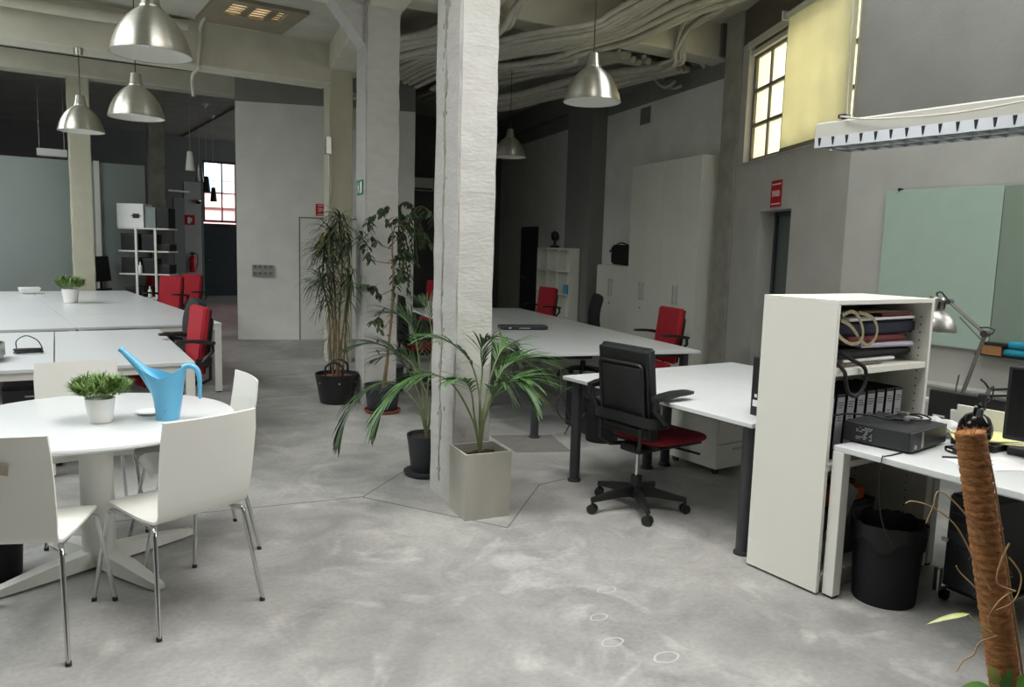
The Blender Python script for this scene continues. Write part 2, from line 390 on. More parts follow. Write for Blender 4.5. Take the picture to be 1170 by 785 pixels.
# walls ------------------------------------------------------------
def wall_pieces(g, L, H, th, openings, mx, s0=0.0):
    """wall in local (s, up, out) with rectangular openings (s0, s1, z0, z1)"""
    xs = sorted({s0, L, *[o[0] for o in openings], *[o[1] for o in openings]})
    for a, b in zip(xs[:-1], xs[1:]):
        hs = sorted([(o[2], o[3]) for o in openings if o[0] <= a + 1e-6 and o[1] >= b - 1e-6])
        z = 0.0
        for z0, z1 in hs + [(H, H)]:
            if z0 > z + 1e-4: g.box2((a, z, 0), (b, z0, th), mx=mx)
            z = z1
RWM = basis((0, 1, 0), (0, 0, 1), (1, 0, 0), (6.0, 0, 0))
g = G(); wall_pieces(g, 4.09, 4.6, 0.3, [(-2.6, 1.6, 2.3, 3.95)], RWM, s0=-5.0); struct(g.obj('wall_right', 'right_wall'))
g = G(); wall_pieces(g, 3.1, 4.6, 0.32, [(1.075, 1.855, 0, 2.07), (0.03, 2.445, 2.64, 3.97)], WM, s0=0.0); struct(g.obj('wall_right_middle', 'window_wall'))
g = G(); g.box2((5.81, 8.35, 0), (6.1, 17.6, 4.6), mx=CNm()); struct(g.obj('wall_right_far', 'white_wall'))
g = G(); g.box2((5.81, 7.9, 0), (6.1, 8.35, 4.6), mx=CNm()); struct(g.obj('wall_right_return', 'dark_wall'))
struct(G().box2((-7, 23.4, 0), (4.70, 23.6, 4.6)).box2((5.62, 23.4, 0), (12.5, 23.6, 4.6)).box2((4.70, 23.4, 3.8), (5.62, 23.6, 4.6)).obj('wall_far', 'grey_wall'))
struct(G().box2((-7.2, -5, 0), (-7, 24, 4.6)).obj('wall_left', 'dark_wall'))
struct(G().box2((-7, -5.2, 0), (6.4, -5, 4.6)).obj('wall_rear', 'grey_wall'))
# dark back wall of the right-hand bay
g = G(); g.box2((0.75, 17.0, 0), (6.1, 17.2, 4.6), mx=CNm()); struct(g.obj('wall_far_right', 'dark_wall'))
# plinth ledge under the glass board
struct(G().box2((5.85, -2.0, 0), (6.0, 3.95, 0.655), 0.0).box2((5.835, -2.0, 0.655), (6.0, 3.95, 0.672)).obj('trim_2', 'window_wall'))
# central white block with a flush door
CBM = basis(V((2.45, -.98, 0)).normalized(), (0, 0, 1), V((.98, 2.45, 0)).normalized(), (3.10, 12.96, 0))
struct(G().box2((0, 0, 0), (2.82, 4.4, 1.8), mx=CBM).obj('wall_centre', 'white_wall'))
d = struct(G().box2((0.99, 0.02, -0.012), (1.92, 1.98, 0.0), 0.003, mx=CBM).obj('door_1', 'whitedoor'))
gg = G(); gg.cyl(CBM @ V((1.05, 1.0, -0.012)), CBM @ V((1.05, 1.0, -0.055)), 0.012).cyl(CBM @ V((1.05, 1.0, -0.05)), CBM @ V((1.16, 1.0, -0.05)), 0.009)
gg.obj('door_handle', 'steel', d)
struct(G().box2((0.965, 0, -0.004), (0.985, 2.005, 0.0), mx=CBM).box2((0.965, 1.985, -0.004), (1.94, 2.005, 0.0), mx=CBM).obj('trim_3', 'joint'))
# beige patch under the grey band
struct(G().box2((1.42, 3.42, -0.006), (1.85, 3.765, 0.0), mx=CBM).obj('trim_4', 'pillar_cream'))
# partition to the left
struct(G().box2((-6.9, 15.0, 0), (1.27, 15.12, 2.83)).box2((1.36, 15.0, 0), (2.06, 15.12, 2.83)).obj('wall_partition', 'partition'))
struct(G().box2((1.275, 14.96, 0), (1.355, 15.12, 2.85)).obj('trim_5', 'white_paint'))

# ceiling ------------------------------------------------------------
SKY = (0.5, 3.2, 0.8, 3.8)   # main roof light x0 x1 y0 y1
SK2 = (1.98, 2.84, 8.80, 9.72)
def slab_with_holes(x0, x1, y0, y1, z0, z1, holes):
    g = G(); xs = sorted({x0, x1, *[h[0] for h in holes], *[h[1] for h in holes]}); ys = sorted({y0, y1, *[h[2] for h in holes], *[h[3] for h in holes]})
    for a, b in zip(xs[:-1], xs[1:]):
        for c, d in zip(ys[:-1], ys[1:]):
            if any(h[0] <= a and h[1] >= b and h[2] <= c and h[3] >= d for h in holes): continue
            g.box2((a, c, z0), (b, d, z1))
    return g
g = slab_with_holes(-7, 4.2, -5, 10.3, 4.12, 4.5, [SKY, SK2, (-5.2, -0.7, 3.9, 9.4)])
struct(g.obj('ceiling', 'slab'))
struct(slab_with_holes(4.2, 8.5, -5, 7.2, 4.38, 4.6, [(4.3, 5.7, .8, 4.8)]).obj('ceiling_right', 'slab'))
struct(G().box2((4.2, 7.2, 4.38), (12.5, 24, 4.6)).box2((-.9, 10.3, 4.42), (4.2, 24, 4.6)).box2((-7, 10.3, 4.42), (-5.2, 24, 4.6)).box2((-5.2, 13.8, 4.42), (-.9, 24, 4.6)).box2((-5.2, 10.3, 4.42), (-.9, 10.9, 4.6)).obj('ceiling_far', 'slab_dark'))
FILL_B = (-5.2, -0.7, 3.9, 9.4); FILL_C = (-5.2, -0.9, 10.9, 13.8)  # unseen left roof openings, added to brighten the back of the room
FILL_D = (4.3, 5.7, .8, 4.8)  # unseen opening added to lift the dark right bay
# kerb of the roof light
g = G(); x0, x1, y0, y1 = SKY
g.box2((x0 - .1, y0 - .1, 4.5), (x0, y1 + .1, 5.0)).box2((x1, y0 - .1, 4.5), (x1 + .1, y1 + .1, 5.0)).box2((x0, y0 - .1, 4.5), (x1, y0, 5.0)).box2((x0, y1, 4.5), (x1, y1 + .1, 5.0))
struct(g.obj('trim_6', 'slab'))
g = G()
for k in range(1, 4): xx = x0 + (x1 - x0) * k / 4; g.box2((xx - .02, y0, 4.9), (xx + .02, y1, 4.96))
for k in range(1, 3): yy = y0 + (y1 - y0) * k / 3; g.box2((x0, yy - .02, 4.9), (x1, yy + .02, 4.96))
struct(g.obj('window_1', 'windowframe'))
# glass-brick roof light beside the cross beam
x0, x1, y0, y1 = SK2
w2 = struct(G().box2((x0 - .06, y0 - .06, 4.08), (x0 + .13, y1 + .06, 4.3)).box2((x1 - .13, y0 - .06, 4.08), (x1 + .06, y1 + .06, 4.3))
            .box2((x0 + .13, y1 - .42, 4.08), (x1 - .13, y1 + .06, 4.3)).box2((x0 + .13, y0 - .06, 4.08), (x1 - .13, y0 + .05, 4.3)).obj('window_2', 'frame_tan'))
g = G(); gf = G()
bx = [x0 + .15, x0 + .40, x0 + .65]; 
for xx in bx:
    for j in range(5):
        yy = y0 + .06 + j * .092; g.box2((xx, yy, 4.11), (min(xx + .17, x1 - .13), yy + .072, 4.2), 0.012)
for xx in [x0 + .13] + [q - .08 for q in bx[1:]] : gf.box2((xx, y0, 4.10), (xx + .02 if xx < x0 + .14 else xx + .08, y1 - .4, 4.22))
for j in range(6): gf.box2((x0 + .1, y0 + .04 + j * .092, 4.10), (x1 - .1, y0 + .06 + j * .092, 4.22))
g.obj('glass_brick', 'glassbrick', w2); gf.obj('frame', 'frame_tan', w2)

# beams ------------------------------------------------------------
struct(G().box2((-7, 10.0, 3.63), (3.62, 10.4, 4.5), 0.015).obj('beam_cross', 'beam'))
struct(G().box2((-7, 14.1, 4.05), (3.7, 14.5, 4.5), 0.015).obj('beam_cross_rear', 'beam'))
# lengthwise beam over the pillar row
g = G(); m = basis(V((3.66 - 2.36, 10.1 - 4.2, 0)).normalized().cross(V((0, 0, 1))), V((3.66 - 2.36, 10.1 - 4.2, 0)).normalized(), (0, 0, 1), (2.42, 4.2, 0))
g.box2((-0.12, -9, 3.82), (0.22, 6.2, 4.55), 0.012, mx=m); struct(g.obj('beam_lengthwise', 'beam'))
# cross beam to the window wall and one in front of pillar two
g = G(); a = V((3.2, 7.18, 0)); b = V((8.2, 6.92, 0)); t = (b - a).normalized()
m = basis(t, t.cross(V((0, 0, -1))) * 1, (0, 0, 1), a); L = (b - a).length
g.box2((0, 0, 3.97), (L, 0.34, 4.5), 0.015, mx=m); struct(g.obj('beam_right', 'beam'))
struct(G().box2((-7, 7.2, 3.86), (2.92, 7.5, 4.2), 0.012).obj('beam_left', 'beam'))
# wall beam above the cabinets
g = G(); g.box2((5.66, 8.4, 4.0), (5.83, 17, 4.5), mx=CNm()); struct(g.obj('beam_wall', 'grey_wall'))

# pillars ------------------------------------------------------------
def pillar(name, p, w, d, h, m, rot, bev=0.012, wob=0.004, bumps=()):
    """rough cast pillar: corner p is its front left corner; slightly wavy faces"""
    bm = bmesh.new(); bmesh.ops.create_cube(bm, size=1.0); bmesh.ops.scale(bm, vec=(w, d, h), verts=bm.verts)
    bmesh.ops.translate(bm, vec=(w / 2, d / 2, h / 2), verts=bm.verts)
    bmesh.ops.bevel(bm, geom=[e for e in bm.edges if abs(e.verts[0].co.z - e.verts[1].co.z) > 0.1], offset=bev, segments=2, affect='EDGES')
    n = int(h / 0.12)
    for k in range(1, n): 
        geom = bm.verts[:] + bm.edges[:] + bm.faces[:]
        bmesh.ops.bisect_plane(bm, geom=geom, plane_co=(0, 0, h * k / n), plane_no=(0, 0, 1))
    rr = random.Random(len(name))
    for v in bm.verts: v.co.x += rr.uniform(-wob, wob); v.co.y += rr.uniform(-wob, wob)
    g = G().bm(bm, Matrix.Translation((p[0], p[1], 0)) @ Matrix.Rotation(rot, 4, 'Z'))
    return struct(g.obj(name, m))
p1 = pillar('pillar_main', (2.252, 4.10), 0.245, 0.42, 4.1, 'pillar_white', R(-7.5))
# recessed seam and rough patches on the left face of the main pillar, and its cast step at the foot
pmx = Matrix.Translation((2.252, 4.10, 0)) @ Matrix.Rotation(R(-7.5), 4, 'Z')
g = G(); rr = random.Random(3); vs = []; fs = []; nz_ = 150
for i in range(nz_ + 1):
    zz = .1 + 3.95 * i / nz_; yc = .235 + .008 * math.sin(i * .31) + rr.uniform(-.004, .004); ww = max(.002, .007 + .006 * math.sin(i * .47 + 1) + rr.uniform(-.006, .008))
    vs += [(-.0055, yc - ww, zz), (-.0055, yc + ww, zz), (.01, yc + ww, zz), (.01, yc - ww, zz)]
for i in range(nz_):
    for q in range(4): fs.append((i * 4 + q, i * 4 + (q + 1) % 4, i * 4 + 4 + (q + 1) % 4, i * 4 + 4 + q))
g.add(vs, fs, pmx)
for k in range(46):
    zz = rr.uniform(.15, 4); g.box((-.001, .235 + rr.gauss(0, .03), zz), (.008, rr.uniform(.004, .012), rr.uniform(.01, .05)), mx=pmx)
g.obj('seam', 'pillar_grey', p1)
pillar('pillar_second', (2.925, 7.17), 0.33, 0.38, 4.3, 'pillar_white', R(-7.5))
g = G(); m2 = Matrix.Translation((2.925, 7.17, 0)) @ Matrix.Rotation(R(-7.5), 4, 'Z')
struct(g.add([m2 @ V(p) for p in [(-.42, .05, 4.0), (-.42, .32, 4.0), (0.02, .05, 3.45), (0.02, .32, 3.45), (0.02, .05, 4.0), (0.02, .32, 4.0)]], [(0, 2, 4), (1, 5, 3), (0, 1, 3, 2), (2, 3, 5, 4), (0, 4, 5, 1)]).obj('trim_7', 'pillar_white'))
pillar('pillar_third', (3.585, 10.0), 0.30, 0.34, 4.1, 'pillar_cream', R(-6))
pillar('pillar_left', (0.885, 14.2), 0.30, 0.34, 4.3, 'pillar_cream', R(0))
pillar('pillar_corridor', (2.27, 15.95), 0.27, 0.3, 4.4, 'pillar_grey', R(0))
g = G(); g.box2((5.58, 7.88, 0), (5.95, 8.20, 4.5), 0.012, mx=CNm()); struct(g.obj('pillar_window', 'pillar_grey'))
g = G(); g.box2((5.55, 11.72, 0), (5.83, 12.72, 4.5), 0.01, mx=CNm()); struct(g.obj('pillar_cabinet', 'grey_wall'))
# wall vent
v_ = G().box2((5.795, 10.32, 3.48), (5.81, 10.61, 3.72), 0.003, mx=CNm()).obj('wall_vent', 'grey_wall')
tag(v_, 'small grey square vent cover high on the cabinet wall', 'vent')
g = G()
for k in range(7): g.box2((5.788, 10.34, 3.505 + k * .03), (5.797, 10.59, 3.512 + k * .03), mx=CNm())
g.obj('slat', 'dark_wall', v_)

# window with frosted panes -------------------------------------------
w3 = struct(G().box2((0.03, 2.64, 0.07), (2.445, 2.69, 0.13), mx=WM).box2((0.03, 3.90, 0.07), (2.445, 3.97, 0.13), mx=WM)
            .box2((0.03, 2.64, 0.07), (0.07, 3.97, 0.13), mx=WM).box2((2.395, 2.64, 0.07), (2.445, 3.97, 0.13), mx=WM).obj('window_3', 'windowframe'))
cols = 6; rows = 3; zs = [2.69, 3.06, 3.44, 3.82]
g = G()
for k in range(1, cols): xx = 0.07 + 2.325 * k / cols; g.box2((xx - .019, 2.69, .078), (xx + .019, 3.9, .122), mx=WM)
for zz in zs[1:]: g.box2((0.07, zz - .018, .073), (2.395, zz + .018, .127), mx=WM)
g.obj('glazing_bar', 'windowframe', w3)
G().box2((0.07, 2.69, .098), (2.395, 3.90, .102), mx=WM).obj('pane', 'frosted', w3)
g = G(); g.box2((0.0, 3.90, -0.012), (2.485, 3.985, 0.0), .004, mx=WM).box2((0.02, 3.83, 0.02), (2.445, 3.88, 0.065), .004, mx=WM); g.obj('head_rail', 'beam', w3)
G().box2((0.0, 2.625, -0.02), (2.465, 2.642, .07), mx=WM).obj('sill', 'pillar_white', w3)
# roller blind hanging over the right part of the window
rb = thing('roller_blind', 'yellowed roller blind covering the right part of the high window', 'blind', WM @ V((.625, 2.655, -.06)), math.atan2(Wd.y, Wd.x))
# local x = along wall, local y = into the room side is -? (z out of wall) keep y axis = into room
g = G(); prof = [(0.0, z) for z in (0.012, .35, .7, 1.0, 1.28)]
g.sheet(prof, 1.35, 0.002, nx=16); g.obj('fabric', 'blind', rb)
G().box((0, 0, 0.0), (1.37, .016, .028), .004).obj('bottom_bar', 'windowframe', rb)
G().cyl((-.69, 0, 1.3), (.69, 0, 1.3), .03).obj('roller_tube', 'beam', rb)
G().box((-.70, .02, 1.3), (.012, .09, .09), .003).box((.70, .02, 1.3), (.012, .09, .09), .003).obj('bracket', 'steel', rb)
# recessed grey door under it
d2 = struct(G().box2((1.075, 0, .20), (1.825, 2.04, .25), .003, mx=WM).obj('door_2', 'doorglass'))
G().box2((1.075, 0, .17), (1.125, 2.07, .2), mx=WM).box2((1.805, 0, .17), (1.855, 2.07, .2), mx=WM).box2((1.075, 2.03, .17), (1.855, 2.07, .2), mx=WM).obj('frame', 'blackdoor', d2)
G().box2((1.175, 1.0, .17), (1.195, 1.16, .2), .004, mx=WM).obj('door_handle', 'steel', d2)

def sign(name, label, mx, w, h, lines, back='signred'):
    """flat sign in local (x, y, z towards viewer)"""
    t = G().box2((-w / 2, -h / 2, 0), (w / 2, h / 2, .006), .001, mx=mx).obj(name, back)
    tag(t, label, 'sign')
    g = G()
    for yy in (h * .36, -h * .38): g.box2((-w * .42, yy - h * .025, .006), (w * .42, yy + h * .025, .0068), mx=mx)
    if lines: g.obj('border_line', 'signwhite', t)
    return t
SM = basis(-Wd, (0, 0, 1), -Wn, WC + Wd * 1.45 + V((0, 0, 2.235)) - Wn * 0.001)
t = sign('exit_warning_sign', 'red sign lettered in white above the recessed grey door', SM, .26, .27, 1)
text('SIN SALIDA', .088, SM @ Matrix.Translation((0, 0, .0075)), 'signwhite', t, squeeze=.42)
SM = CBM @ basis((1, 0, 0), (0, 1, 0), (0, 0, -1), (1.46, 2.13, -.001)) @ Matrix.Identity(4)
SM = basis(CBM.col[0].xyz, (0, 0, 1), -CBM.col[2].xyz, CBM @ V((1.42, 2.128, -.001)))
t = sign('exit_warning_sign', 'red sign lettered in white above the flush white door', SM, .38, .19, 1)
text('SIN SALIDA', .092, SM @ Matrix.Translation((0, 0, .0075)), 'signwhite', t, squeeze=.66)
# yellow electrical warning triangle
SM = basis(CBM.col[0].xyz, (0, 0, 1), -CBM.col[2].xyz, CBM @ V((1.40, 1.66, -.013)))
t = tag(G().prism([(-.20, -.16), (.20, -.16), (0, .18)], 0, .004, mx=SM).obj('warning_sign', 'black'), 'yellow triangular electrical hazard sign on the white door', 'sign')
G().prism([(-.17, -.143), (.17, -.143), (0, .145)], .004, .0055, mx=SM).obj('face', 'signyellow', t)
G().prism([(.015, .09), (-.035, -.02), (-.003, -.02), (-.02, -.11), (.04, .0), (.008, .0)], .0055, .0065, mx=SM).obj('bolt_symbol', 'black', t)
# green exit sign on pillar two's left face
SM = basis(m2.to_3x3() @ V((0, -1, 0)), (0, 0, 1), m2.to_3x3() @ V((-1, 0, 0)), m2 @ V((-.004, .2, 2.15)))
t = tag(G().box2((-.11, -.07, 0), (.11, .07, .005), mx=SM).obj('emergency_exit_sign', 'signgreen'), 'small green emergency exit sign on the second white pillar', 'sign')
g = G(); g.box2((.02, -.055, .005), (.09, .055, .006), mx=SM).box2((-.06, .03, .005), (-.035, .05, .006), mx=SM).box2((-.075, -.01, .005), (-.025, .025, .006), mx=SM)
g.prism([(-.06, -.01), (-.04, -.01), (-.085, -.055), (-.1, -.05)], .005, .006, mx=SM).prism([(-.045, -.01), (-.025, -.01), (-.0, -.05), (-.018, -.055)], .005, .006, mx=SM)
g.obj('running_figure', 'signwhite', t)
# switch plates on the white block
for k, (zz, lb) in enumerate(((1.175, 'grey switch strip on the white block wall, upper of two'), (1.07, 'grey switch strip on the white block wall, lower of two'))):
    t = thing('switch_strip', lb, 'switch', CBM @ V((.40, zz, -.001)), math.atan2(-.98, 2.45), group='switch strips on the white block')
    G().box((0, -.012, 0), (.34, .024, .085), .004).obj('plate', 'steel', t)
    g = G()
    for q in range(4): g.box((-.12 + q * .08, -.027, .01), (.055, .008, .045), .002)
    g.obj('rocker', 'hatch', t)
# cable trunking beside pillar three and on it
tag(G().cyl((3.56, 9.97, .0), (3.56, 9.97, 2.75), .012).box((3.545, 9.96, 2.85), (.07, .06, .22), .004).obj('cable_duct', 'steel'),
    'thin grey cable pipe with junction box on the cream pillar', 'conduit')

# ================================================================== furniture
# ---- round table
TC = V((.32, 4.16, 0))
t = thing('round_table', 'white round pedestal table with a four-armed base at the left', 'table', TC)
G().lathe([(0, .712), (.608, .712), (.631, .716), (.636, .725), (.631, .734), (.62, .737), (0, .737)], seg=72).obj('tabletop', 'white_table', t, smooth=35)
G().lathe([(.075, .03), (.075, .70), (.20, .71), (.20, .713)], seg=36).obj('column', 'white_paint', t, smooth=35)
G().lathe([(0, .70), (.2, .70), (.2, .712), (0, .712)], seg=36).obj('top_plate', 'white_paint', t, smooth=35)
for k in range(4):
    g = G(); a = R(-66 + 90 * k); m = Matrix.Rotation(a, 4, 'Z')
    w0, w1 = .05, .033
    pr = [(.05, w0, .085, .012), (.25, w0 * .95, .07, .010), (.45, w1, .04, .006), (.505, w1 * .7, .03, .006)]
    vs = []; fs = []
    for x, w, zt, zb in pr:
        vs += [(x, -w, zb), (x, -w * .8, zt), (x, w * .8, zt), (x, w, zb)]
    for i in range(3):
        for q in range(4): fs.append((i * 4 + q, i * 4 + (q + 1) % 4, i * 4 + 4 + (q + 1) % 4, i * 4 + 4 + q))
    fs += [(0, 1, 2, 3), (12, 15, 14, 13)]
    g.add(vs, fs, m); b = g.obj('base_arm', 'white_paint', t)
    G().cyl(m @ V((.47, 0, 0)), m @ V((.47, 0, .0055)), .016).obj('glide', 'rubber', b)

# ---- white shell chairs
def shell_chair():
    t = thing('shell_chair', '', 'chair', (0, 0, 0), 0, 'white shell chairs around the round table')
    seat = [(-.305, .885), (-.292, .80), (-.272, .70), (-.252, .60), (-.236, .53), (-.222, .487), (-.205, .464), (-.18, .452), (-.14, .448), (-.05, .449), (.06, .455), (.15, .462), (.19, .461), (.212, .452), (.222, .436)]
    ws = [.97, 1, 1.0, .99, .97, .95, .94, .94, .95, .97, .98, .98, .96, .93, .9]
    G().sheet(seat, .425, .011, ws, curve=lambda q: .022 * max(0, 1 - q * 2.6)).obj('shell', 'chair_white', t, smooth=40)
    for sx in (-1, 1):
        for sy in (1, -1):
            top = V((sx * .185, sy * .155, .425)); knee = V((sx * .202, sy * .19, .418)); foot = V((sx * .24, sy * .275, .012))
            l = G().tube([top, V((sx * .196, sy * .178, .427)), knee, knee.lerp(foot, .06), knee.lerp(foot, .5), foot], .0095, 12).obj('leg', 'chrome', t, smooth=40)
            G().cyl((foot.x, foot.y, 0), (foot.x - sx * .001, foot.y - sy * .003, .018), .0115, .011, 14).obj('foot_cap', 'rubber', l, smooth=40)
    g = G()
    for sx in (-1, 1): g.tube([(sx * .185, -.16, .425), (sx * .182, 0, .432), (sx * .185, .16, .425)], .009, 10)
    for sy in (-.1, .1): g.tube([(-.185, sy, .428), (.185, sy, .428)], .008, 10)
    g.obj('seat_frame', 'chrome', t, smooth=40)
    return t
def facing(deg): return R(deg - 90)
sc0 = shell_chair()
sc0.location = (.578, 3.551, 0); sc0.rotation_euler = (0, 0, facing(110)); sc0['label'] = 'white shell chair in front of the watering can, its whole back turned to us'
c2 = dup(sc0, (.012, 3.527, 0), facing(67.5), 'white shell chair at the left edge with a strip of beige tape on its back')
dup(sc0, (.765, 4.21, 0), facing(181), 'white shell chair pushed in at the right side of the round table, seen edge-on')
dup(sc0, (.325, 4.76, 0), facing(-86), 'white shell chair on the far side of the round table behind the potted grass')
g = G(); m = Matrix.Translation((.02, -.2975, .772)) @ Matrix.Rotation(R(10), 4, 'Y') @ Matrix.Rotation(R(9), 4, 'X')
g.box((0, -.0, 0), (.12, .0016, .042), mx=m).obj('tape', 'tape', c2)['label'] = 'torn strip of beige tape'

# ---- desks
def desk(name, label, loc, rz, w, d, leg_pos, legm, round_legs, group, frame=True, h=.735, th=.025, topm='white_table', lw=.055, apron=False):
    """local: x 0..w, y 0..d; worktop, legs, under-frame"""
    t = thing(name, label, 'desk', loc, rz, group)
    tp = G().box2((.002, .002, h - th), (w - .002, d - .002, h), .003).obj('worktop', topm, t)
    for x, y in leg_pos:
        if round_legs:
            l = G().lathe([(.036, .012), (.036, h - th)], (x, y, 0), 20).obj('leg', legm, t, smooth=40)
            G().lathe([(0, 0), (.046, 0), (.046, .012), (.04, .02), (0, .02)], (x, y, 0), 20).obj('foot', 'rubber', l, smooth=40)
        else:
            l = G().box2((x - lw / 2, y - lw / 2, .012), (x + lw / 2, y + lw / 2, h - th), .003).obj('leg', legm, t)
            G().box2((x - lw / 2 + .006, y - lw / 2 + .006, 0), (x + lw / 2 - .006, y + lw / 2 - .006, .013)).obj('foot', 'rubber', l)
    if frame:
        g = G(); z0, z1 = h - th - .05, h - th
        i = .02 if apron else .17
        g.box2((i, i, z0), (w - i, i + .03, z1)).box2((i, d - i - .03, z0), (w - i, d - i, z1)).box2((i, i, z0), (i + .03, d - i, z1)).box2((w - i - .03, i, z0), (w - i, d - i, z1))
        g.obj('frame', legm, t)
    return t

# near pair on the right (front edge faces the camera side)
GR = 'white desks with round dark legs by the black and red chair'
desk('desk', 'white desk the black chair with a red seat is pulled up to', (3.195, 2.62, 0), 0, .825, 1.65, [(.07, .07), (.07, 1.56), (.75, .07), (.75, 1.56)], 'dark_leg', True, GR, topm='white_table')
desk('desk', 'white desk back to back behind the one with the black and red chair', (4.024, 2.62, 0), 0, .88, 1.65, [(.10, .07), (.10, 1.56), (.80, .07), (.80, 1.56)], 'dark_leg', True, GR)
t = thing('drawer_pedestal', 'white drawer pedestal standing under the near right desk pair', 'drawer unit', (4.45, 4.0, 0))
G().box2((-.21, -.22, .05), (.21, .28, .6), .004).obj('body', 'cabinet', t)
for k in range(3):
    dr = G().box2((-.205, -.235, .07 + k * .175), (.205, -.22, .235 + k * .175), .003).obj('drawer', 'cabinet', t)
    G().box2((-.06, -.25, .185 + k * .175), (.06, -.235, .20 + k * .175), .003).obj('handle', 'steel', dr)
g = G()
for x in (-.16, .16):
    for y in (-.17, .23): g.cyl((x - .012, y, .026), (x + .012, y, .026), .026, seg=16).cyl((x, y, .03), (x, y, .052), .01)
g.obj('caster', 'rubber', t)

# long middle row: six desks
GM = 'white desks of the long middle row'
names = [('nearest desk of the long middle row, on its left side behind the planter palm', 'nearest desk of the long middle row, on its right side by the red chair'),
         ('middle desk on the left side of the long middle row, under the flat grey box', 'middle desk on the right side of the long middle row by the round-backed black chair'),
         ('farthest desk on the left side of the long middle row', 'farthest desk on the right side of the long middle row before the cube shelf')]
for i in range(3):
    for j in range(2):
        o = CN(5.93 + i * 1.575, 2.31 + j * .83)
        ex = .11 if j == 0 else .72
        lg = {(1, 1): [(ex, .10)], (2, 1): [(ex, .5), (ex, 1.46)]}.get((i, j), [(ex, .10), (ex, 1.46)])
        desk('desk', names[i][j], o, R(-13), .83, 1.575, lg, 'dark_leg', True, GM, topm='white_table')
# dark towers and cables under the middle row
for k, (cc, nn, lb) in enumerate(((6.25, 3.0, 'black computer tower under the near end of the long middle row'), (6.3, 3.45, 'black computer tower further right under the long middle row'))):
    t = thing('computer_tower', lb, 'computer', CN(cc, nn), R(-13), 'towers under the middle row')
    G().box2((-.1, -.22, .0), (.1, .22, .45), .006).obj('case', 'black', t)
    G().box2((-.095, -.232, .02), (.095, -.22, .43), .004).obj('front_bezel', 'pcface', t)
p = CN(6.0, 2.75)
g = G(); cv = [(p.x + .13 * math.cos(a), p.y - .05 * math.cos(a), .28 + .15 * math.sin(a)) for a in [2 * PI * k / 24 for k in range(24)]]
g.tube(cv, .006, 8, closed=True).tube(spline([(p.x - .1, p.y + .05, .62), (p.x - .12, p.y, .4), (p.x - .02, p.y, .15), (p.x - .03, p.y + .05, .012)]), .005)
tag(g.obj('cable_loop', 'dark_leg'), 'grey cable loop hanging under the near end of the long middle row', 'cable')
tag(G().tube(spline([CN(6.75, 2.36, .741), CN(6.6, 2.30, .75), CN(6.45, 2.42, .742), CN(6.9, 2.5, .741), CN(7.2, 2.42, .741)]), .004).tube(spline([CN(7.0, 2.33, .742), CN(6.7, 2.42, .742), CN(6.3, 2.35, .742), CN(6.15, 2.27, .72), CN(6.2, 2.26, .4)]), .004).obj('desk_cable', 'dark_leg'),
    'thin grey cables straggling over the left edge of the long middle desk row', 'cable')
# flat dock box on the desk
q = (V((4.39, 6.956, 0)) + V((4.885, 6.801, 0))) / 2
t = thing('laptop_dock', 'flat grey box lying on the long middle desk row', 'electronics box', (q.x, q.y + .06, .7355), R(-19))
G().box((0, 0, .025), (.52, .16, .042), .006).obj('case', 'pcface', t); G().box((-.16, -.081, .022), (.03, .004, .012)).box((.0, -.081, .02), (.12, .003, .006)).obj('port', 'led', t)
G().box((0, 0, .002), (.46, .12, .004)).obj('foot', 'rubber', t)
# white stand on the far left of the row
t = thing('monitor_riser', 'white box stand at the far end of the middle row beside the main pillar', 'stand', CN(10.1, 2.62, .7355), R(-13))
G().box2((-.16, -.12, 0), (-.145, .12, .11)).obj('side_panel', 'cabinet', t); G().box2((.145, -.12, 0), (.16, .12, .11)).obj('side_panel', 'cabinet', t); G().box2((-.16, -.12, .11), (.16, .12, .125), .003).obj('top_panel', 'cabinet', t)
G().box2((-.145, .105, 0), (.145, .12, .11)).obj('back_panel', 'cabinet', t)
t = thing('monitor_riser', 'white box stand at the far end of the middle row right of the main pillar', 'stand', CN(10.35, 3.0, .7355), R(-13))
G().box2((-.16, -.12, 0), (-.145, .12, .16)).obj('side_panel', 'cabinet', t); G().box2((.145, -.12, 0), (.16, .12, .16)).obj('side_panel', 'cabinet', t); G().box2((-.16, -.12, .16), (.16, .12, .175), .003).obj('top_panel', 'cabinet', t)
G().box2((-.145, .105, 0), (.145, .12, .16)).obj('back_panel', 'blackdoor', t)

# left bench
GL = 'white desk tops of the left bench'
LT = (1.86, 8.45, 0); lr = R(2.6)
LM = Matrix.Translation(LT) @ Matrix.Rotation(lr, 4, 'Z')
def ldesk(label, x0, y0, w, d, legs):
    p = LM @ V((x0, y0, 0)); return desk('desk', label, p, lr, w, d, legs, 'white_paint', False, GL, lw=.06, apron=True)
ldesk('near cross desk of the left bench, its white leg standing clear on the right', -1.33, 0, 1.33, 1.12, [(1.295, .035), (.04, .035), (1.295, 1.085)])
ldesk('near cross desk of the left bench, its left half running out of the picture', -2.85, 0, 1.515, 1.12, [(.04, .035), (1.47, .035)])
ldesk('white desk top of the left bench, the middle one nearest the chair row', -1.33, 1.125, 1.33, 2.2, [(1.295, 2.16)])
ldesk('white desk top of the left bench, the middle one on its left', -2.85, 1.125, 1.515, 2.2, [(.04, .1)])
ldesk('farthest white desk top of the left bench with the potted grass, right side', -1.33, 3.33, 1.33, 2.28, [(1.295, 2.24)])
ldesk('farthest white desk top of the left bench with the white router, left side', -2.85, 3.33, 1.515, 2.28, [(.04, 2.24)])
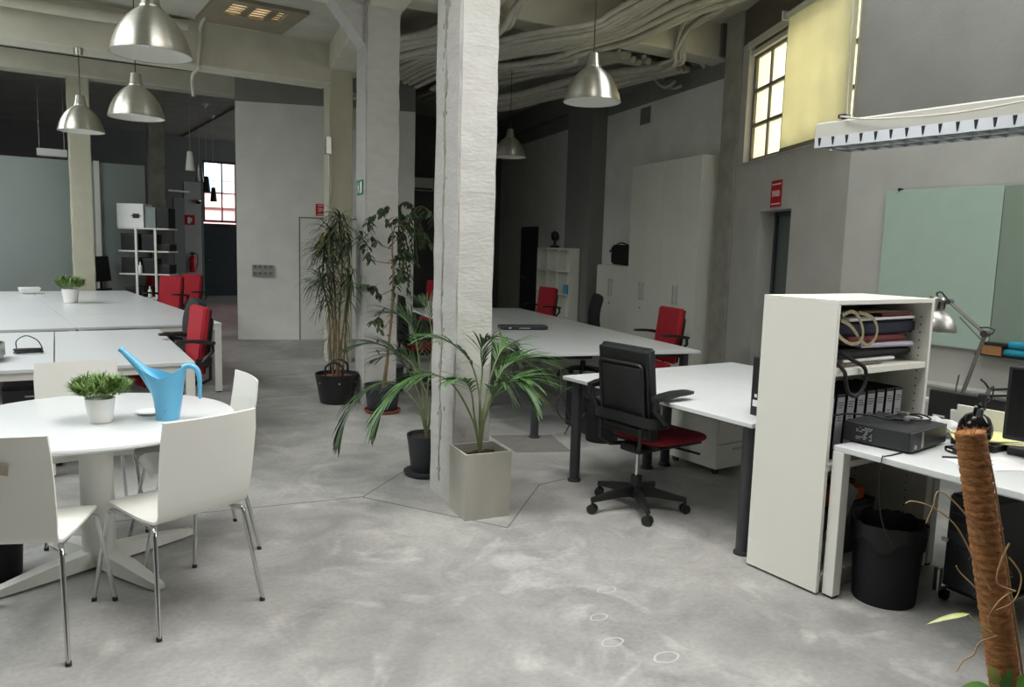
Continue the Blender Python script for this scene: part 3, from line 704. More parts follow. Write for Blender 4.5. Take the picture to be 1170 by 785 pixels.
# front left pair
DM = Matrix.Translation((1.09, 5.80, 0)) @ Matrix.Rotation(R(-2.6), 4, 'Z')
p = DM @ V((-.862, 0, 0)); desk('desk', 'white desk in front of the left bench with the near red chair drawn up', p, R(-2.6), .862, 2.25, [(.83, .035), (.83, 2.2), (.04, 2.2)], 'white_paint', False, 'front left desks', lw=.06, apron=True)
p = DM @ V((-2.3, 0, 0)); desk('desk', 'white desk in front of the left bench carrying the black box and coiled cable', p, R(-2.6), 1.434, 2.25, [(.04, .035), (1.39, .035), (1.39, 2.2)], 'white_paint', False, 'front left desks', lw=.06, apron=True)
t = thing('drawer_pedestal', 'black drawer pedestal under the front left desk at the picture edge', 'drawer unit', (.12, 6.35, 0), R(-2.6))
G().box2((-.18, -.25, .04), (.18, .25, .58), .004).obj('body', 'black', t)
for k in range(3): 
    dr = G().box2((-.175, -.265, .06 + k * .17), (.175, -.25, .22 + k * .17), .003).obj('drawer', 'pcface', t)
    G().box2((-.05, -.278, .17 + k * .17), (.05, -.265, .185 + k * .17), .003).obj('handle', 'steel', dr)
g = G()
for x in (-.14, .14):
    for y in (-.2, .2): g.cyl((x - .01, y, .022), (x + .01, y, .022), .022, seg=14)
g.obj('caster', 'rubber', t)

# right desk group beside the open shelf
GRt = 'white desks at the right edge'
desk('desk', 'white desk at the right edge carrying the black computer and papers', (3.195, .3, 0), 0, .80, 1.85, [(.03, 1.82), (.03, .04), (.76, 1.82)], 'white_paint', False, GRt, lw=.058, th=.028)
desk('desk', 'white desk behind the right edge desk, where the silver lamp is clamped', (4.0, .3, 0), 0, .80, 1.85, [(.03, 1.82), (.76, 1.82), (.76, .04)], 'white_paint', False, GRt, lw=.058, th=.028)

# ---- open shelf unit
SX0, SX1, SY0, SY1, SH = 3.165, 3.968, 2.16, 2.575, 1.408
t = thing('shelf_unit', 'tall cream-white open shelf unit between the right desks', 'shelf', ((SX0 + SX1) / 2, (SY0 + SY1) / 2, 0))
w, d = SX1 - SX0, SY1 - SY0
for sx, nm in ((-1, 'side_panel'), (1, 'side_panel')):
    G().box2((sx * w / 2 - (.022 if sx > 0 else 0), -d / 2, .012), (sx * w / 2 + (.022 if sx < 0 else 0), d / 2, SH - .022), .0012).obj(nm, 'shelf_white', t)
G().box2((-w / 2, -d / 2, SH - .022), (w / 2, d / 2, SH), .0015).obj('top_panel', 'shelf_white', t)
G().box2((-w / 2 + .022, d / 2 - .012, .05), (w / 2 - .022, d / 2 - .002, SH - .022)).obj('back_panel', 'shelf_white', t)
for z in (.06, .60, 1.052): G().box2((-w / 2 + .022, -d / 2 + .006, z), (w / 2 - .022, d / 2 - .012, z + .03), .0015).obj('shelf_board', 'shelf_white', t)
G().box2((-w / 2 + .022, -d / 2 + .02, .0), (w / 2 - .022, -d / 2 + .04, .06)).obj('plinth', 'shelf_white', t)
g = G()
for k in range(30):
    z = .15 + k * .04
    for y in (-d / 2 + .05, d / 2 - .07): g.cyl((w / 2 - .0245, y, z), (w / 2 - .0215, y, z), .004, seg=8)
g.obj('peg_hole', 'black', t)
g = G()
for x in (-.37, .37):
    for y in (-.17, .17): g.cyl((x, y, 0), (x, y, .012), .015)
g.obj('foot', 'rubber', t)
SZ = 1.082; LZ = .63
# upper shelf: stacked folders, bags, straps
stack = [('brown_board', 'flat brown cardboard folder lowest on the top shelf of the open unit', 'folder', .36, .28, .012, -.12, 2),
         ('paper', 'white paper pad second from the bottom on the top shelf', 'paper pad', .42, .26, .014, -.02, -3),
         ('black_soft', 'black laptop sleeve lying low on the top shelf', 'sleeve', .66, .30, .045, .03, 1),
         ('lilac', 'lilac and white loose papers fanned out on the top shelf', 'papers', .44, .24, .022, .14, -4),
         ('maroon', 'maroon document folder in the middle of the pile on the top shelf', 'folder', .52, .27, .03, .04, 3),
         ('navy', 'dark navy folded cloth bag on the top shelf', 'bag', .70, .29, .07, .02, -1),
         ('paper', 'white envelope pile lying on the navy bag', 'envelope', .58, .26, .012, .06, 2),
         ('maroon', 'red folder near the top of the pile, by the right side of the shelf', 'folder', .26, .26, .018, .22, -2),
         ('brown_board', 'bent brown board topmost in the pile on the top shelf', 'board', .66, .27, .008, .0, 0)]
z = SZ + .001; k = 0
for m_, lb, ct, w_, d_, h_, x_, r_ in stack:
    bm = bmesh.new(); bmesh.ops.create_cube(bm, size=1); bmesh.ops.scale(bm, vec=(w_, d_, h_), verts=bm.verts)
    bmesh.ops.bevel(bm, geom=bm.edges[:], offset=min(h_ * .45, .012), segments=2, affect='EDGES')
    if m_ in ('navy', 'black_soft'): bmesh.ops.subdivide_edges(bm, edges=bm.edges[:], cuts=1, use_grid_fill=True)
    for v in bm.verts: v.co.z += .002 * math.sin(v.co.x * 7 + k)
    tilt = 0.0
    g = G().bm(bm, Matrix.Translation((0, 0, h_ / 2)))
    nm = {'folder': 'document_folder', 'paper pad': 'paper_pad', 'sleeve': 'laptop_sleeve', 'papers': 'loose_papers', 'bag': 'cloth_bag', 'envelope': 'envelope_pile', 'board': 'brown_board'}[ct]
    o = g.obj(nm, m_, smooth=40); o.location = ((SX0 + SX1) / 2 + x_ * .85, SY0 + .05 + d_ / 2 + .01 * (k % 3), z + .001); o.rotation_euler = (0, 0, R(r_) * .5)
    tag(o, lb, ct, 'pile on the top shelf'); z += h_ + .004 * (1 if h_ > .02 else .4) + .001; k += 1
# cream strap loops hanging in front
g = G()
def ribbon(g, pts, w, th=.003, up=(0, -1, 0)):
    pts = [V(p) for p in pts]; vs = []; fs = []; n = len(pts)
    for i, p in enumerate(pts):
        t = (pts[min(i + 1, n - 1)] - pts[max(0, i - 1)]).normalized(); u = V(up); s_ = t.cross(u).normalized() * w / 2; u2 = u * th / 2
        vs += [p - s_ - u2, p + s_ - u2, p + s_ + u2, p - s_ + u2]
    for i in range(n - 1):
        for q in range(4): fs.append((i * 4 + q, i * 4 + (q + 1) % 4, i * 4 + 4 + (q + 1) % 4, i * 4 + 4 + q))
    fs += [(0, 1, 2, 3), (n * 4 - 1, n * 4 - 2, n * 4 - 3, n * 4 - 4)]
    return g.add(vs, fs)
yy = SY0 + .025
ribbon(g, spline([(3.24, yy, 1.335), (3.31, yy, 1.352), (3.37, yy, 1.32), (3.41, yy, 1.25), (3.39, yy, 1.205), (3.32, yy, 1.20), (3.25, yy, 1.225), (3.215, yy, 1.25)]), .016)
ribbon(g, spline([(3.25, yy + .012, 1.31), (3.33, yy + .012, 1.28), (3.42, yy + .012, 1.21), (3.48, yy + .012, 1.185), (3.535, yy + .012, 1.22), (3.54, yy + .012, 1.27), (3.49, yy + .012, 1.32), (3.38, yy + .012, 1.345)]), .016)
tag(g.obj('cream_strap', 'strap'), 'pair of cream webbing strap loops hanging over the pile on the top shelf', 'strap', None)
g = G(); yq = SY0 - .012
g.tube(spline([(3.30, SY0 + .06, 1.15), (3.34, SY0 + .02, 1.12), (3.39, yq, 1.085), (3.405, yq, 1.02), (3.37, yq, .97), (3.32, yq, .955), (3.27, yq, .985), (3.245, yq, 1.04), (3.235, yq, 1.075), (3.23, SY0 + .03, 1.115)]), .0095, 8)
tag(g.obj('bag_strap', 'black_soft'), 'black strap looped down over the edge of the top shelf board', 'strap')
# lower shelf: ring binders with white spine labels
for k in range(8):
    x = 3.21 + k * .0815
    lean = R(3.0) if k < 7 else R(2)
    t = thing('ring_binder', ('black ring binder with grey spine label, %s on the middle shelf' % ['first from the left', 'second from the left', 'third from the left', 'fourth from the left', 'fifth from the left', 'sixth from the left', 'seventh from the left', 'last on the right end'][k]), 'binder', (x + .035, SY0 + .195, LZ + .004), 0, 'ring binders on the middle shelf')
    m = Matrix.Rotation(lean, 4, 'Y')
    G().box2((-.035, -.13, 0), (.035, -.127, .315), .001, mx=m).box2((-.035, -.13, 0), (-.031, .15, .315), .001, mx=m).box2((.031, -.13, 0), (.035, .15, .315), .001, mx=m).obj('cover', 'black', t)
    G().box2((-.029, -.122, .008), (.029, .14, .300), .002, mx=m).obj('paper_block', 'paper', t)
    lb = G().box2((-.028, -.1318, .05), (.028, -.130, .30), .0005, mx=m).obj('spine_label', 'label_grey', t)
    g = G()
    for q in range(3): g.box2((-.02, -.1325, .272 - q * .012), (.012 + .006 * ((k + q) % 3), -.1318, .276 - q * .012), mx=m)
    for q in range(2): g.box2((-.016, -.1325, .20 - q * .014), (.014, -.1318, .2045 - q * .014), mx=m)
    g.obj('print_line', 'black', lb)
# bottom of the shelf: orange box, white slab, dark things
t = thing('toner_box', 'orange and black flat box low in the open shelf unit', 'box', (3.50, 2.37, .36), R(4))
G().box((0, 0, .048), (.30, .24, .066), .006).obj('carton', 'orange', t); G().box((0, 0, .0075), (.32, .26, .015), .004).obj('tray', 'black', t)
tag(G().box((.02, .01, 0), (.17, .08, .022), .01).obj('charger_brick', 'black', loc=(3.56, 2.34, .453)), 'black charger brick on top of the orange box', 'charger')
t = thing('carton', 'dark carton holding up the orange box in the shelf bottom', 'box', (3.56, 2.395, .091))
G().box2((-.23, -.12, 0), (.22, .16, .262), .004).obj('carton_body', 'blackdoor', t); G().box2((-.23, -.121, .235), (.22, .0, .268), .003).obj('carton_flap', 'black', t)
o = tag(G().box((0, 0, 0), (.085, .02, .40), .003).box((0, -.011, .05), (.025, .003, .03)).obj('metal_bracket', 'label_grey', loc=(3.40, 2.10, .215)), 'grey slanted bracket leaning against the carton under the right desk', 'bracket')
o.rotation_euler = (0, R(33), 0); o.location = (3.365, 2.21, .31)

# ---- tall cabinets along the wall
def cabinet(label, c0, c1, h, grp, hz):
    t = thing('storage_cabinet', label, 'cabinet', CN((c0 + c1) / 2, 5.65), R(-13), grp)
    w = c1 - c0
    G().box2((-.13, -w / 2 + .001, .0), (.155, w / 2 - .001, h), .002).obj('body', 'cabinet', t)
    for s_ in (-1, 1):
        y0, y1 = (-w / 2 + .003, -.0015) if s_ < 0 else (.0015, w / 2 - .003)
        dd = G().box2((-.15, y0, .06), (-.131, y1, h - .01), .002).obj('door', 'cabinet', t)
        G().cyl((-.172, s_ * .05, hz - .13), (-.172, s_ * .05, hz + .13), .006, seg=10).cyl((-.172, s_ * .05, hz - .11), (-.15, s_ * .05, hz - .11), .005, seg=8).cyl((-.172, s_ * .05, hz + .11), (-.15, s_ * .05, hz + .11), .005, seg=8).obj('handle', 'steel', dd)
    k = G().cyl((-.156, .05, hz - .24), (-.15, .05, hz - .24), .012, seg=12).obj('lock', 'black', t)
    return t
GC = 'white cabinets along the right wall'
cabinet('tall white double-door cabinet at the end next to the window pillar', 8.43, 9.32, 2.82, GC, 1.05)
cabinet('tall white double-door cabinet between the low cabinet and the end one', 9.32, 10.22, 2.82, GC, 1.05)
cabinet('low white double-door cabinet with the black bag on top', 10.22, 11.25, 1.385, GC, 1.05)
t = thing('shoulder_bag', 'black bag lying on the low white cabinet', 'bag', CN(10.56, 5.63, 1.386), R(-13))
bm = bmesh.new(); bmesh.ops.create_cube(bm, size=1); bmesh.ops.scale(bm, vec=(.2, .62, .30), verts=bm.verts); bmesh.ops.bevel(bm, geom=bm.edges[:], offset=.03, segments=3, affect='EDGES')
for v in bm.verts: v.co.x += .02 * math.sin(v.co.y * 11); v.co.z += .012 * math.sin(v.co.y * 8 + 1)
G().bm(bm, Matrix.Translation((0, 0, .165))).obj('bag_body', 'black_soft', t, smooth=50)
G().box((-.10, 0, .2), (.02, .5, .16), .008).obj('flap', 'black', t); G().tube(spline([(-.05, -.25, .29), (-.08, 0, .34), (-.05, .25, .29), (-.09, .36, .2)]), .012).obj('strap', 'black', t)
# cube shelf further along
t = thing('cube_shelf', 'white open cube shelf far back against the right wall', 'shelf', CN(12.75, 5.38), R(-13))
hh = 1.60; W_ = 1.5; 
G().box2((-.02, -W_ / 2, 0), (.16, -W_ / 2 + .03, hh)).obj('side_panel', 'cabinet', t); G().box2((-.02, W_ / 2 - .03, 0), (.16, W_ / 2, hh)).obj('side_panel', 'cabinet', t)
G().box2((-.02, -W_ / 2, hh), (.16, W_ / 2, hh + .03), .002).obj('top_panel', 'cabinet', t); G().box2((.145, -W_ / 2, 0), (.16, W_ / 2, hh)).obj('back_panel', 'cabinet', t)
for z in (.05, .42, .82, 1.22): G().box2((-.02, -W_ / 2 + .03, z), (.145, W_ / 2 - .03, z + .025)).obj('shelf_board', 'cabinet', t)
for y in (-.24, .24): G().box2((-.02, y - .012, .05), (.145, y + .012, hh)).obj('divider', 'cabinet', t)
t = thing('desk_fan', 'small black machine standing on top of the white cube shelf', 'machine', CN(12.9, 5.45, 1.631), R(-13))
G().box((0, 0, .02), (.12, .16, .04), .01).obj('foot', 'black', t); G().cyl((0, 0, .04), (0, 0, .12), .03, .022).obj('stem', 'black', t)
G().lathe([(0, -.05), (.07, -.045), (.1, 0), (.07, .05), (0, .055)], (0, 0, 0), 20, mx=Matrix.Translation((0, 0, .2)) @ Matrix.Rotation(R(80), 4, 'Y')).obj('head', 'black', t, smooth=50)
G().box((0, .11, .26), (.05, .08, .04), .01).obj('spout', 'steel', t)
for q, (y, z, m_, lb) in enumerate(((-.05, .445, 'black', 'black box file in the bottom row of the cube shelf'), (-.55, .845, 'blue', 'blue folder in the middle row of the cube shelf'), (.45, .445, 'pcface', 'grey box file in the bottom row at the far end of the cube shelf'))):
    o = tag(G().box2((-.01, -.09, 0), (.12, .09, .28 if q != 1 else .16), .004).obj('box_file', m_), lb, 'box file', 'box files in the cube shelf')
    p = CN(12.75, 5.38) + Cd * y; o.location = (p.x, p.y, z + .001); o.rotation_euler = (0, 0, R(-13))

# ================================================================== office chairs
def office_chair(front='black_soft', back='frame', seat='dark_red', arms=True, spin=0.0):
    t = thing('office_chair', '', 'chair', (0, 0, 0)); BY = V((0, -.155, 0))
    G().lathe([(0, .075), (.036, .075), (.036, .21), (.03, .215), (0, .215)], (0, BY.y, 0), seg=20).obj('hub', 'black', t, smooth=40)
    for k in range(5):
        a = spin + 2 * PI * k / 5; m = Matrix.Translation(BY) @ Matrix.Rotation(a, 4, 'Z')
        vs = []; fs = []
        for x, w, zt, zb in [(.03, .026, .15, .085), (.12, .024, .138, .088), (.24, .019, .112, .078), (.312, .015, .098, .072)]:
            vs += [(x, -w, zb), (x, -w * .75, zt), (x, w * .75, zt), (x, w, zb)]
        for i in range(3):
            for q in range(4): fs.append((i * 4 + q, i * 4 + (q + 1) % 4, i * 4 + 4 + (q + 1) % 4, i * 4 + 4 + q))
        fs += [(0, 1, 2, 3), (12, 15, 14, 13)]
        l = G().add(vs, fs, m).obj('base_leg', 'black', t)
        p = m @ V((.305, 0, 0)); ang = a * 2.3 + 1.1; u = V((math.cos(ang), math.sin(ang), 0))
        g = G()
        for s_ in (-1, 1):
            c = V((p.x, p.y, .029)) + u * .014 * s_
            g.cyl(c - u * .009, c + u * .009, .029, seg=18)
        g.cyl((p.x, p.y, .03), (p.x, p.y, .08), .009, seg=8)
        g.obj('caster', 'black', l, smooth=35)
    G().cyl((0, BY.y, .21), (0, BY.y, .38), .0135).obj('gas_lift', 'chrome', t, smooth=40)
    g = G(); g.box((0, -.09, .395), (.17, .28, .05), .012).box((0, -.18, .405), (.10, .12, .04), .01)
    mech = g.obj('seat_mechanism', 'black', t)
    G().tube([(.07, .05, .39), (.22, .09, .382), (.27, .11, .376)], .008).obj('lever', 'black', mech)
    G().cyl((.087, 0.0, .395), (.09, 0, .395), .012).obj('tension_knob', 'steel', mech)
    bm = bmesh.new(); bmesh.ops.create_grid(bm, x_segments=10, y_segments=10, size=.5)
    vs = [v.co.copy() for v in bm.verts]; bm.free()
    # cushion: rounded box with a waterfall front
    bm = bmesh.new(); bmesh.ops.create_cube(bm, size=1); bmesh.ops.scale(bm, vec=(.48, .47, .075), verts=bm.verts)
    bmesh.ops.subdivide_edges(bm, edges=[e for e in bm.edges if abs(e.verts[0].co.z - e.verts[1].co.z) < .01], cuts=7, use_grid_fill=True)
    for v in bm.verts:
        x, y = v.co.x / .24, v.co.y / .235
        q = 1 - .09 * (y * y) * abs(x) - .0; v.co.x *= q
        v.co.y *= 1 - .08 * x * x
        v.co.z += -.022 * max(0, y) ** 3 + .012 * x * x - .006
        e = max(abs(x), abs(y))
        if e > .99: v.co.z = v.co.z * .55
    g = G().bm(bm, Matrix.Translation((0, .03, .462)))
    so = g.obj('seat', seat, t, smooth=60)
    so.modifiers.new('soft', 'SUBSURF').levels = 1; so.modifiers['soft'].render_levels = 2
    G().box((0, .02, .424), (.40, .38, .02), .008).obj('seat_pan', 'black', t)
    tilt = Matrix.Translation((0, -.235, .5)) @ Matrix.Rotation(R(7), 4, 'X')
    if back == 'frame':
        bm = bmesh.new(); bmesh.ops.create_cube(bm, size=1); bmesh.ops.scale(bm, vec=(.43, .055, .565), verts=bm.verts)
        bmesh.ops.bevel(bm, geom=bm.edges[:], offset=.014, segments=3, affect='EDGES')
        G().bm(bm, tilt @ Matrix.Translation((0, .012, .262))).obj('backrest', front, t, smooth=50)
        G().box((0, -.024, .262), (.41, .018, .54), .008, mx=tilt).obj('back_shell', 'black', t)
        # rounded loop on the rear
        lp = []
        for cx_, cz_, a0 in ((.15, .42, 0), (-.15, .42, 90), (-.15, .08, 180), (.15, .08, 270)):
            for k in range(5): a = R(a0 + k * 22.5); lp.append(tilt @ V((cx_ + .03 * math.cos(a), -.05, cz_ + .03 * math.sin(a))))
        G().tube(lp, .011, 8, closed=True).box((0, -.046, .25), (.34, .012, .36), .005, mx=tilt).obj('back_frame', 'black', t, smooth=50)
        for s_ in (-1, 1): G().tube([(s_ * .10, -.15, .40), (s_ * .13, -.27, .405), (s_ * .17, -.315, .44), (s_ * .175, -.315, .56)], .013, 10).obj('back_strut', 'black', t, smooth=50)
    else:
        # tall rounded pad
        bm = bmesh.new(); bmesh.ops.create_cube(bm, size=1); bmesh.ops.scale(bm, vec=(.44, .075, .60), verts=bm.verts)
        bmesh.ops.subdivide_edges(bm, edges=bm.edges[:], cuts=5, use_grid_fill=True)
        for v in bm.verts:
            x, z = v.co.x / .22, v.co.z / .30
            v.co.x *= 1 - .25 * max(0, z) ** 3 - .12 * max(0, -z) ** 3; v.co.z *= 1 - .10 * x * x
            v.co.y += -.035 * x * x + .03 * math.sin((z + .4) * 2.3)
        o = G().bm(bm, tilt @ Matrix.Translation((0, .01, .27))).obj('backrest', front, t, smooth=60)
        o.modifiers.new('soft', 'SUBSURF').levels = 1; o.modifiers['soft'].render_levels = 2
        G().tube(spline([(0, -.1, .40), (0, -.27, .41), (0, -.325, .5), (0, -.33, .70)]), .024, 10).obj('back_strut', 'black', t, smooth=50)
    if arms:
        # wrap-around band and armrests
        band = [(.265, -.05, .60), (.27, -.18, .60), (.25, -.28, .60), (.17, -.325, .605), (0, -.335, .61), (-.17, -.325, .605), (-.25, -.28, .60), (-.27, -.18, .60), (-.265, -.05, .60)]
        pts = spline(band[1:-1], 4); g = G(); vs = []; fs = []
        for p in pts:
            n_ = V((p.x, p.y + .05, 0)).normalized() * .008
            vs += [p - n_ - V((0, 0, .03)), p + n_ - V((0, 0, .03)), p + n_ + V((0, 0, .03)), p - n_ + V((0, 0, .03))]
        for i in range(len(pts) - 1):
            for q in range(4): fs.append((i * 4 + q, i * 4 + (q + 1) % 4, i * 4 + 4 + (q + 1) % 4, i * 4 + 4 + q))
        fs += [(0, 1, 2, 3), tuple(len(vs) - 1 - i for i in range(4))]
        g.add(vs, fs); g.obj('arm_band', 'black', t, smooth=40)
        for s_ in (-1, 1):
            g = G(); g.tube([(s_ * .268, -.22, .60), (s_ * .276, -.312, .69), (s_ * .278, -.305, .758)], .022, 10, flat=.6)
            a = g.obj('armrest', 'black', t, smooth=50)
            vs = []; fs = []
            for y, w, zt, th_ in [(y_ - .205, a_, b_, c_) for y_, a_, b_, c_ in [(-.12, .024, .768, .022), (-.05, .034, .782, .032), (.05, .038, .79, .024), (.15, .038, .79, .020), (.185, .030, .787, .016)]]:
                vs += [(s_ * .278 - w, y, zt - th_), (s_ * .278 - w, y, zt), (s_ * .278 + w, y, zt), (s_ * .278 + w, y, zt - th_)]
            for i in range(4):
                for q in range(4): fs.append((i * 4 + q, i * 4 + (q + 1) % 4, i * 4 + 4 + (q + 1) % 4, i * 4 + 4 + q))
            fs += [(0, 1, 2, 3), (16, 19, 18, 17)]
            G().add(vs, fs).obj('arm_pad', 'black', a)
    return t
GCH = 'office chairs'
A = office_chair('black_soft', 'frame', 'dark_red', True, R(41))
A.location = (3.405, 3.54, 0); A.rotation_euler = (0, 0, facing(3)); A['label'] = 'black swivel chair with a dark red seat drawn up to the near right desk'; A['group'] = GCH
B = office_chair('red', 'frame', 'red', True, R(10)); B['group'] = GCH
B.location = (1.06, 6.90, 0); B.rotation_euler = (0, 0, facing(184)); B['label'] = 'red-fronted swivel chair drawn up to the front left desk'
Cc = office_chair('black_soft', 'round', 'black_soft', False, R(20)); Cc['group'] = GCH
Cc.location = (1.13, 7.52, 0); Cc.rotation_euler = (0, 0, facing(184)); Cc['label'] = 'black round-backed swivel chair just behind the near red chair on the left'
def dupchair(src, x, y, deg, lb): o = dup(src, (x, y, 0), facing(deg), lb); return o
dupchair(B, 1.83, 12.45, 216, 'red-backed swivel chair at the left bench, left one of the adjoining pair')
dupchair(B, 2.22, 13.05, 214, 'red-backed swivel chair at the left bench, right one of the adjoining pair')
dupchair(B, 1.80, 14.85, 184, 'red-backed swivel chair at the far corner of the left bench, seen edge-on by the rack')
p = CN(6.98, 4.0); dupchair(B, p.x, p.y, 167, 'red-backed swivel chair on the right side of the long middle row, nearest to us')
p = CN(10.62, 4.15); dupchair(B, p.x, p.y, 178, 'red-backed swivel chair far along the middle row in front of the cube shelf')
p = CN(8.92, 4.05); dupchair(Cc, p.x, p.y, 152, 'black round-backed swivel chair on the right side of the long middle row')
p = CN(8.6, 2.06); dupchair(A, p.x, p.y, -13, 'black swivel chair beside the second white pillar, on the left of the middle row')
p = CN(12.15, 3.07); dupchair(B, p.x, p.y, 225, 'red-backed swivel chair glimpsed at the left of the main pillar beyond the middle row')
# ================================================================== waste bins
def bin_(name, label, loc, r, h, liner=True):
    t = thing(name, label, 'waste bin', loc)
    G().lathe([(0, 0), (r * .86, 0), (r * .88, .01), (r, h), (r * 1.03, h), (r * 1.03, h - .012), (r * .97, h - .012), (r * .85, .02), (0, .02)], seg=36).obj('body', 'bin', t, smooth=40)
    if liner:
        g = G(); seg = 40; vs = []; fs = []; rr = random.Random(5)
        prof = [(r * .9, h - .12), (r * .97, h + .004), (r * 1.05, h + .012), (r * 1.065, h - .02), (r * 1.05, h - .075)]
        for i, (q, z) in enumerate(prof):
            for k in range(seg):
                a = 2 * PI * k / seg; w = 1 + (.02 * math.sin(k * 2.7) + rr.uniform(-.015, .015)) * (1 if i > 1 else .4)
                vs.append((q * w * math.cos(a), q * w * math.sin(a), z + (rr.uniform(-.012, .012) if i in (1, 2) else 0) - (.03 * math.sin(k * .9) if i == 4 else 0)))
        for i in range(4):
            for k in range(seg): k2 = (k + 1) % seg; fs.append((i * seg + k, i * seg + k2, (i + 1) * seg + k2, (i + 1) * seg + k))
        g.add(vs, fs).obj('bin_liner', 'liner', t, smooth=70)
bin_('waste_bin', 'black round waste bin behind the near right desk', (4.19, 5.01, 0), .155, .33, True)
bin_('waste_bin', 'black lined waste bin under the right edge desk', (3.435, 1.985, 0), .158, .37, True)
bin_('waste_bin', 'dark waste bin under the round table at the left edge', (-.11, 4.23, 0), .125, .29, False)

# ================================================================== pendants
def pendant(label, p, ztop, dia=.47, cordm='black', canopy=True):
    t = thing('pendant_lamp', label, 'ceiling lamp', p, 0, 'spun aluminium bell pendants')
    s = dia / .47
    prof = [(.235, 0), (.2385, .005), (.2345, .011), (.231, .03), (.220, .07), (.205, .11), (.185, .15), (.159, .19), (.129, .225), (.101, .25), (.080, .266), (.067, .276), (.064, .280), (.065, .286), (.063, .292), (.057, .297), (.044, .385), (.038, .391), (.0, .393)]
    G().lathe([(r * s, z * s) for r, z in prof], seg=64).obj('lamp_shade', 'alu', t, smooth=50)
    G().lathe([(r * s, z * s) for r, z in [(.2335, .002), (.227, .03), (.216, .07), (.201, .11), (.181, .15), (.155, .19), (.125, .221), (.09, .25), (.0, .262)]], seg=64).obj('shade_lining', 'lamp_inner', t, smooth=50)
    b = G().cyl((0, 0, .24 * s), (0, 0, .17 * s), .02).obj('lamp_holder', 'lamp_inner', t)
    g = G()
    pts = [(.022 * math.cos(a), .022 * math.sin(a), .17 * s - .012 * a) for a in [k * .45 for k in range(24)]]
    pts = [(x, y, max(z, .05 * s)) for x, y, z in pts]; g.tube(pts, .0075, 8).obj('bulb', 'tube', t, smooth=60)
    L = ztop - p[2]
    G().cyl((0, 0, .376 * s), (0, 0, L), .0045, seg=8).obj('cord', cordm, t)
    if canopy: G().cyl((0, 0, L - .07), (0, 0, L), .045, .05, 24).obj('canopy', 'alu', t, smooth=40)
pendant('aluminium bell pendant cut by the top edge, nearest of the left three', (.80, 5.42, 2.72), 4.12)
pendant('aluminium bell pendant in the middle of the left row of three', (1.03, 7.90, 2.665), 4.12)
pendant('aluminium bell pendant in front of the cream left pillar, farthest of the left three', (.745, 10.02, 2.74), 3.63)
pendant('aluminium bell pendant large in front of the right ceiling, by the window side', (4.10, 5.21, 2.81), 4.38)
pendant('aluminium bell pendant small and far, half hidden by the main pillar', (6.03, 9.49, 2.875), 4.38)
def mini(label, p, m, ztop=4.42):
    t = thing('cone_pendant', label, 'ceiling lamp', p, 0, 'slim cone pendants in the corridor')
    G().lathe([(.075, 0), (.077, .004), (.045, .31), (.04, .325), (0, .326)], seg=32).obj('lamp_shade', m, t, smooth=40)
    G().lathe([(.072, .002), (.042, .30), (0, .30)], seg=32).obj('shade_lining', 'lamp_inner', t, smooth=40)
    G().cyl((0, 0, .32), (0, 0, ztop - p[2]), .004, seg=8).obj('cord', 'steel', t)
    G().lathe([(.0, -.10), (.075, 0), (0, 0)], (0, 0, ztop - p[2]), 24).obj('canopy', 'lamp_inner', t, smooth=40)
mini('slim white cone pendant, nearest of the corridor row', (2.734, 14.642, 2.78), 'lamp_inner')
mini('slim grey cone pendant, second of the corridor row', (3.184, 16.143, 2.70), 'steel')
mini('slim dark cone pendant at the left edge of the far window', (3.616, 17.644, 2.60), 'black')
mini('slim dark cone pendant in front of the far window', (4.07, 19.129, 2.47), 'black')

# ================================================================== louvred fluorescent fitting at the top right
FX, FY1, FY0, FZ = 3.87, 2.77, .92, 2.19
t = thing('fluorescent_light', 'long louvred fluorescent fitting hanging at the top right', 'ceiling lamp', (FX, FY1, FZ))
Lf = FY1 - FY0
mm = basis((1, 0, 0), (0, 0, 1), (0, -1, 0))
G().prism([(-.14, .055), (.14, .055), (.14, .125), (.10, .14), (-.10, .14), (-.14, .125)], 0, Lf, mx=mm).obj('housing', 'reflector', t)
G().prism([(-.14, 0), (-.137, 0), (-.128, .055), (-.14, .055)], 0, Lf, mx=mm).prism([(.14, 0), (.137, 0), (.128, .055), (.14, .055)], 0, Lf, mx=mm).prism([(-.012, 0), (.012, 0), (.003, .05), (-.003, .05)], .005, Lf, mx=mm).obj('reflector_rail', 'mirror', t)
nb = 22
for k in range(nb):
    y = -.03 - k * (Lf - .05) / nb
    G().prism([(-.137, 0.0), (.137, .0), (.137, .05), (.07, .022), (-.07, .022), (-.137, .05)], -.0018, .0018, mx=Matrix.Translation((0, y, 0)) @ mm).obj('louvre_blade', 'mirror', t)
g = G()
for k in range(nb):
    y = -.03 - (k) * (Lf - .05) / nb
    g.add([(-.1412, y - .010, .052), (-.1412, y + .008, .052), (-.1404, y + .001, .010), (-.1404, y - .003, .010), (-.1432, y - .010, .052), (-.1432, y + .008, .052), (-.1432, y + .001, .010), (-.1432, y - .003, .010)], [(0, 1, 2, 3), (4, 5, 6, 7), (0, 1, 5, 4), (1, 2, 6, 5), (2, 3, 7, 6), (3, 0, 4, 7)])
g.obj('blade_slot', 'black', t)
for x in (-.07, .07): G().cyl((x, -.02, .04), (x, -Lf + .02, .04), .013).obj('fluorescent_tube', 'tube', t, smooth=40)
g = G()
for y in (-Lf + .15,): g.cyl((0, y, .14), (0, y, 2.0), .002, seg=6)
g.obj('suspension_wire', 'wirewhite', t)
g = G()
P0 = WM @ V((.07, 2.9, -.03))
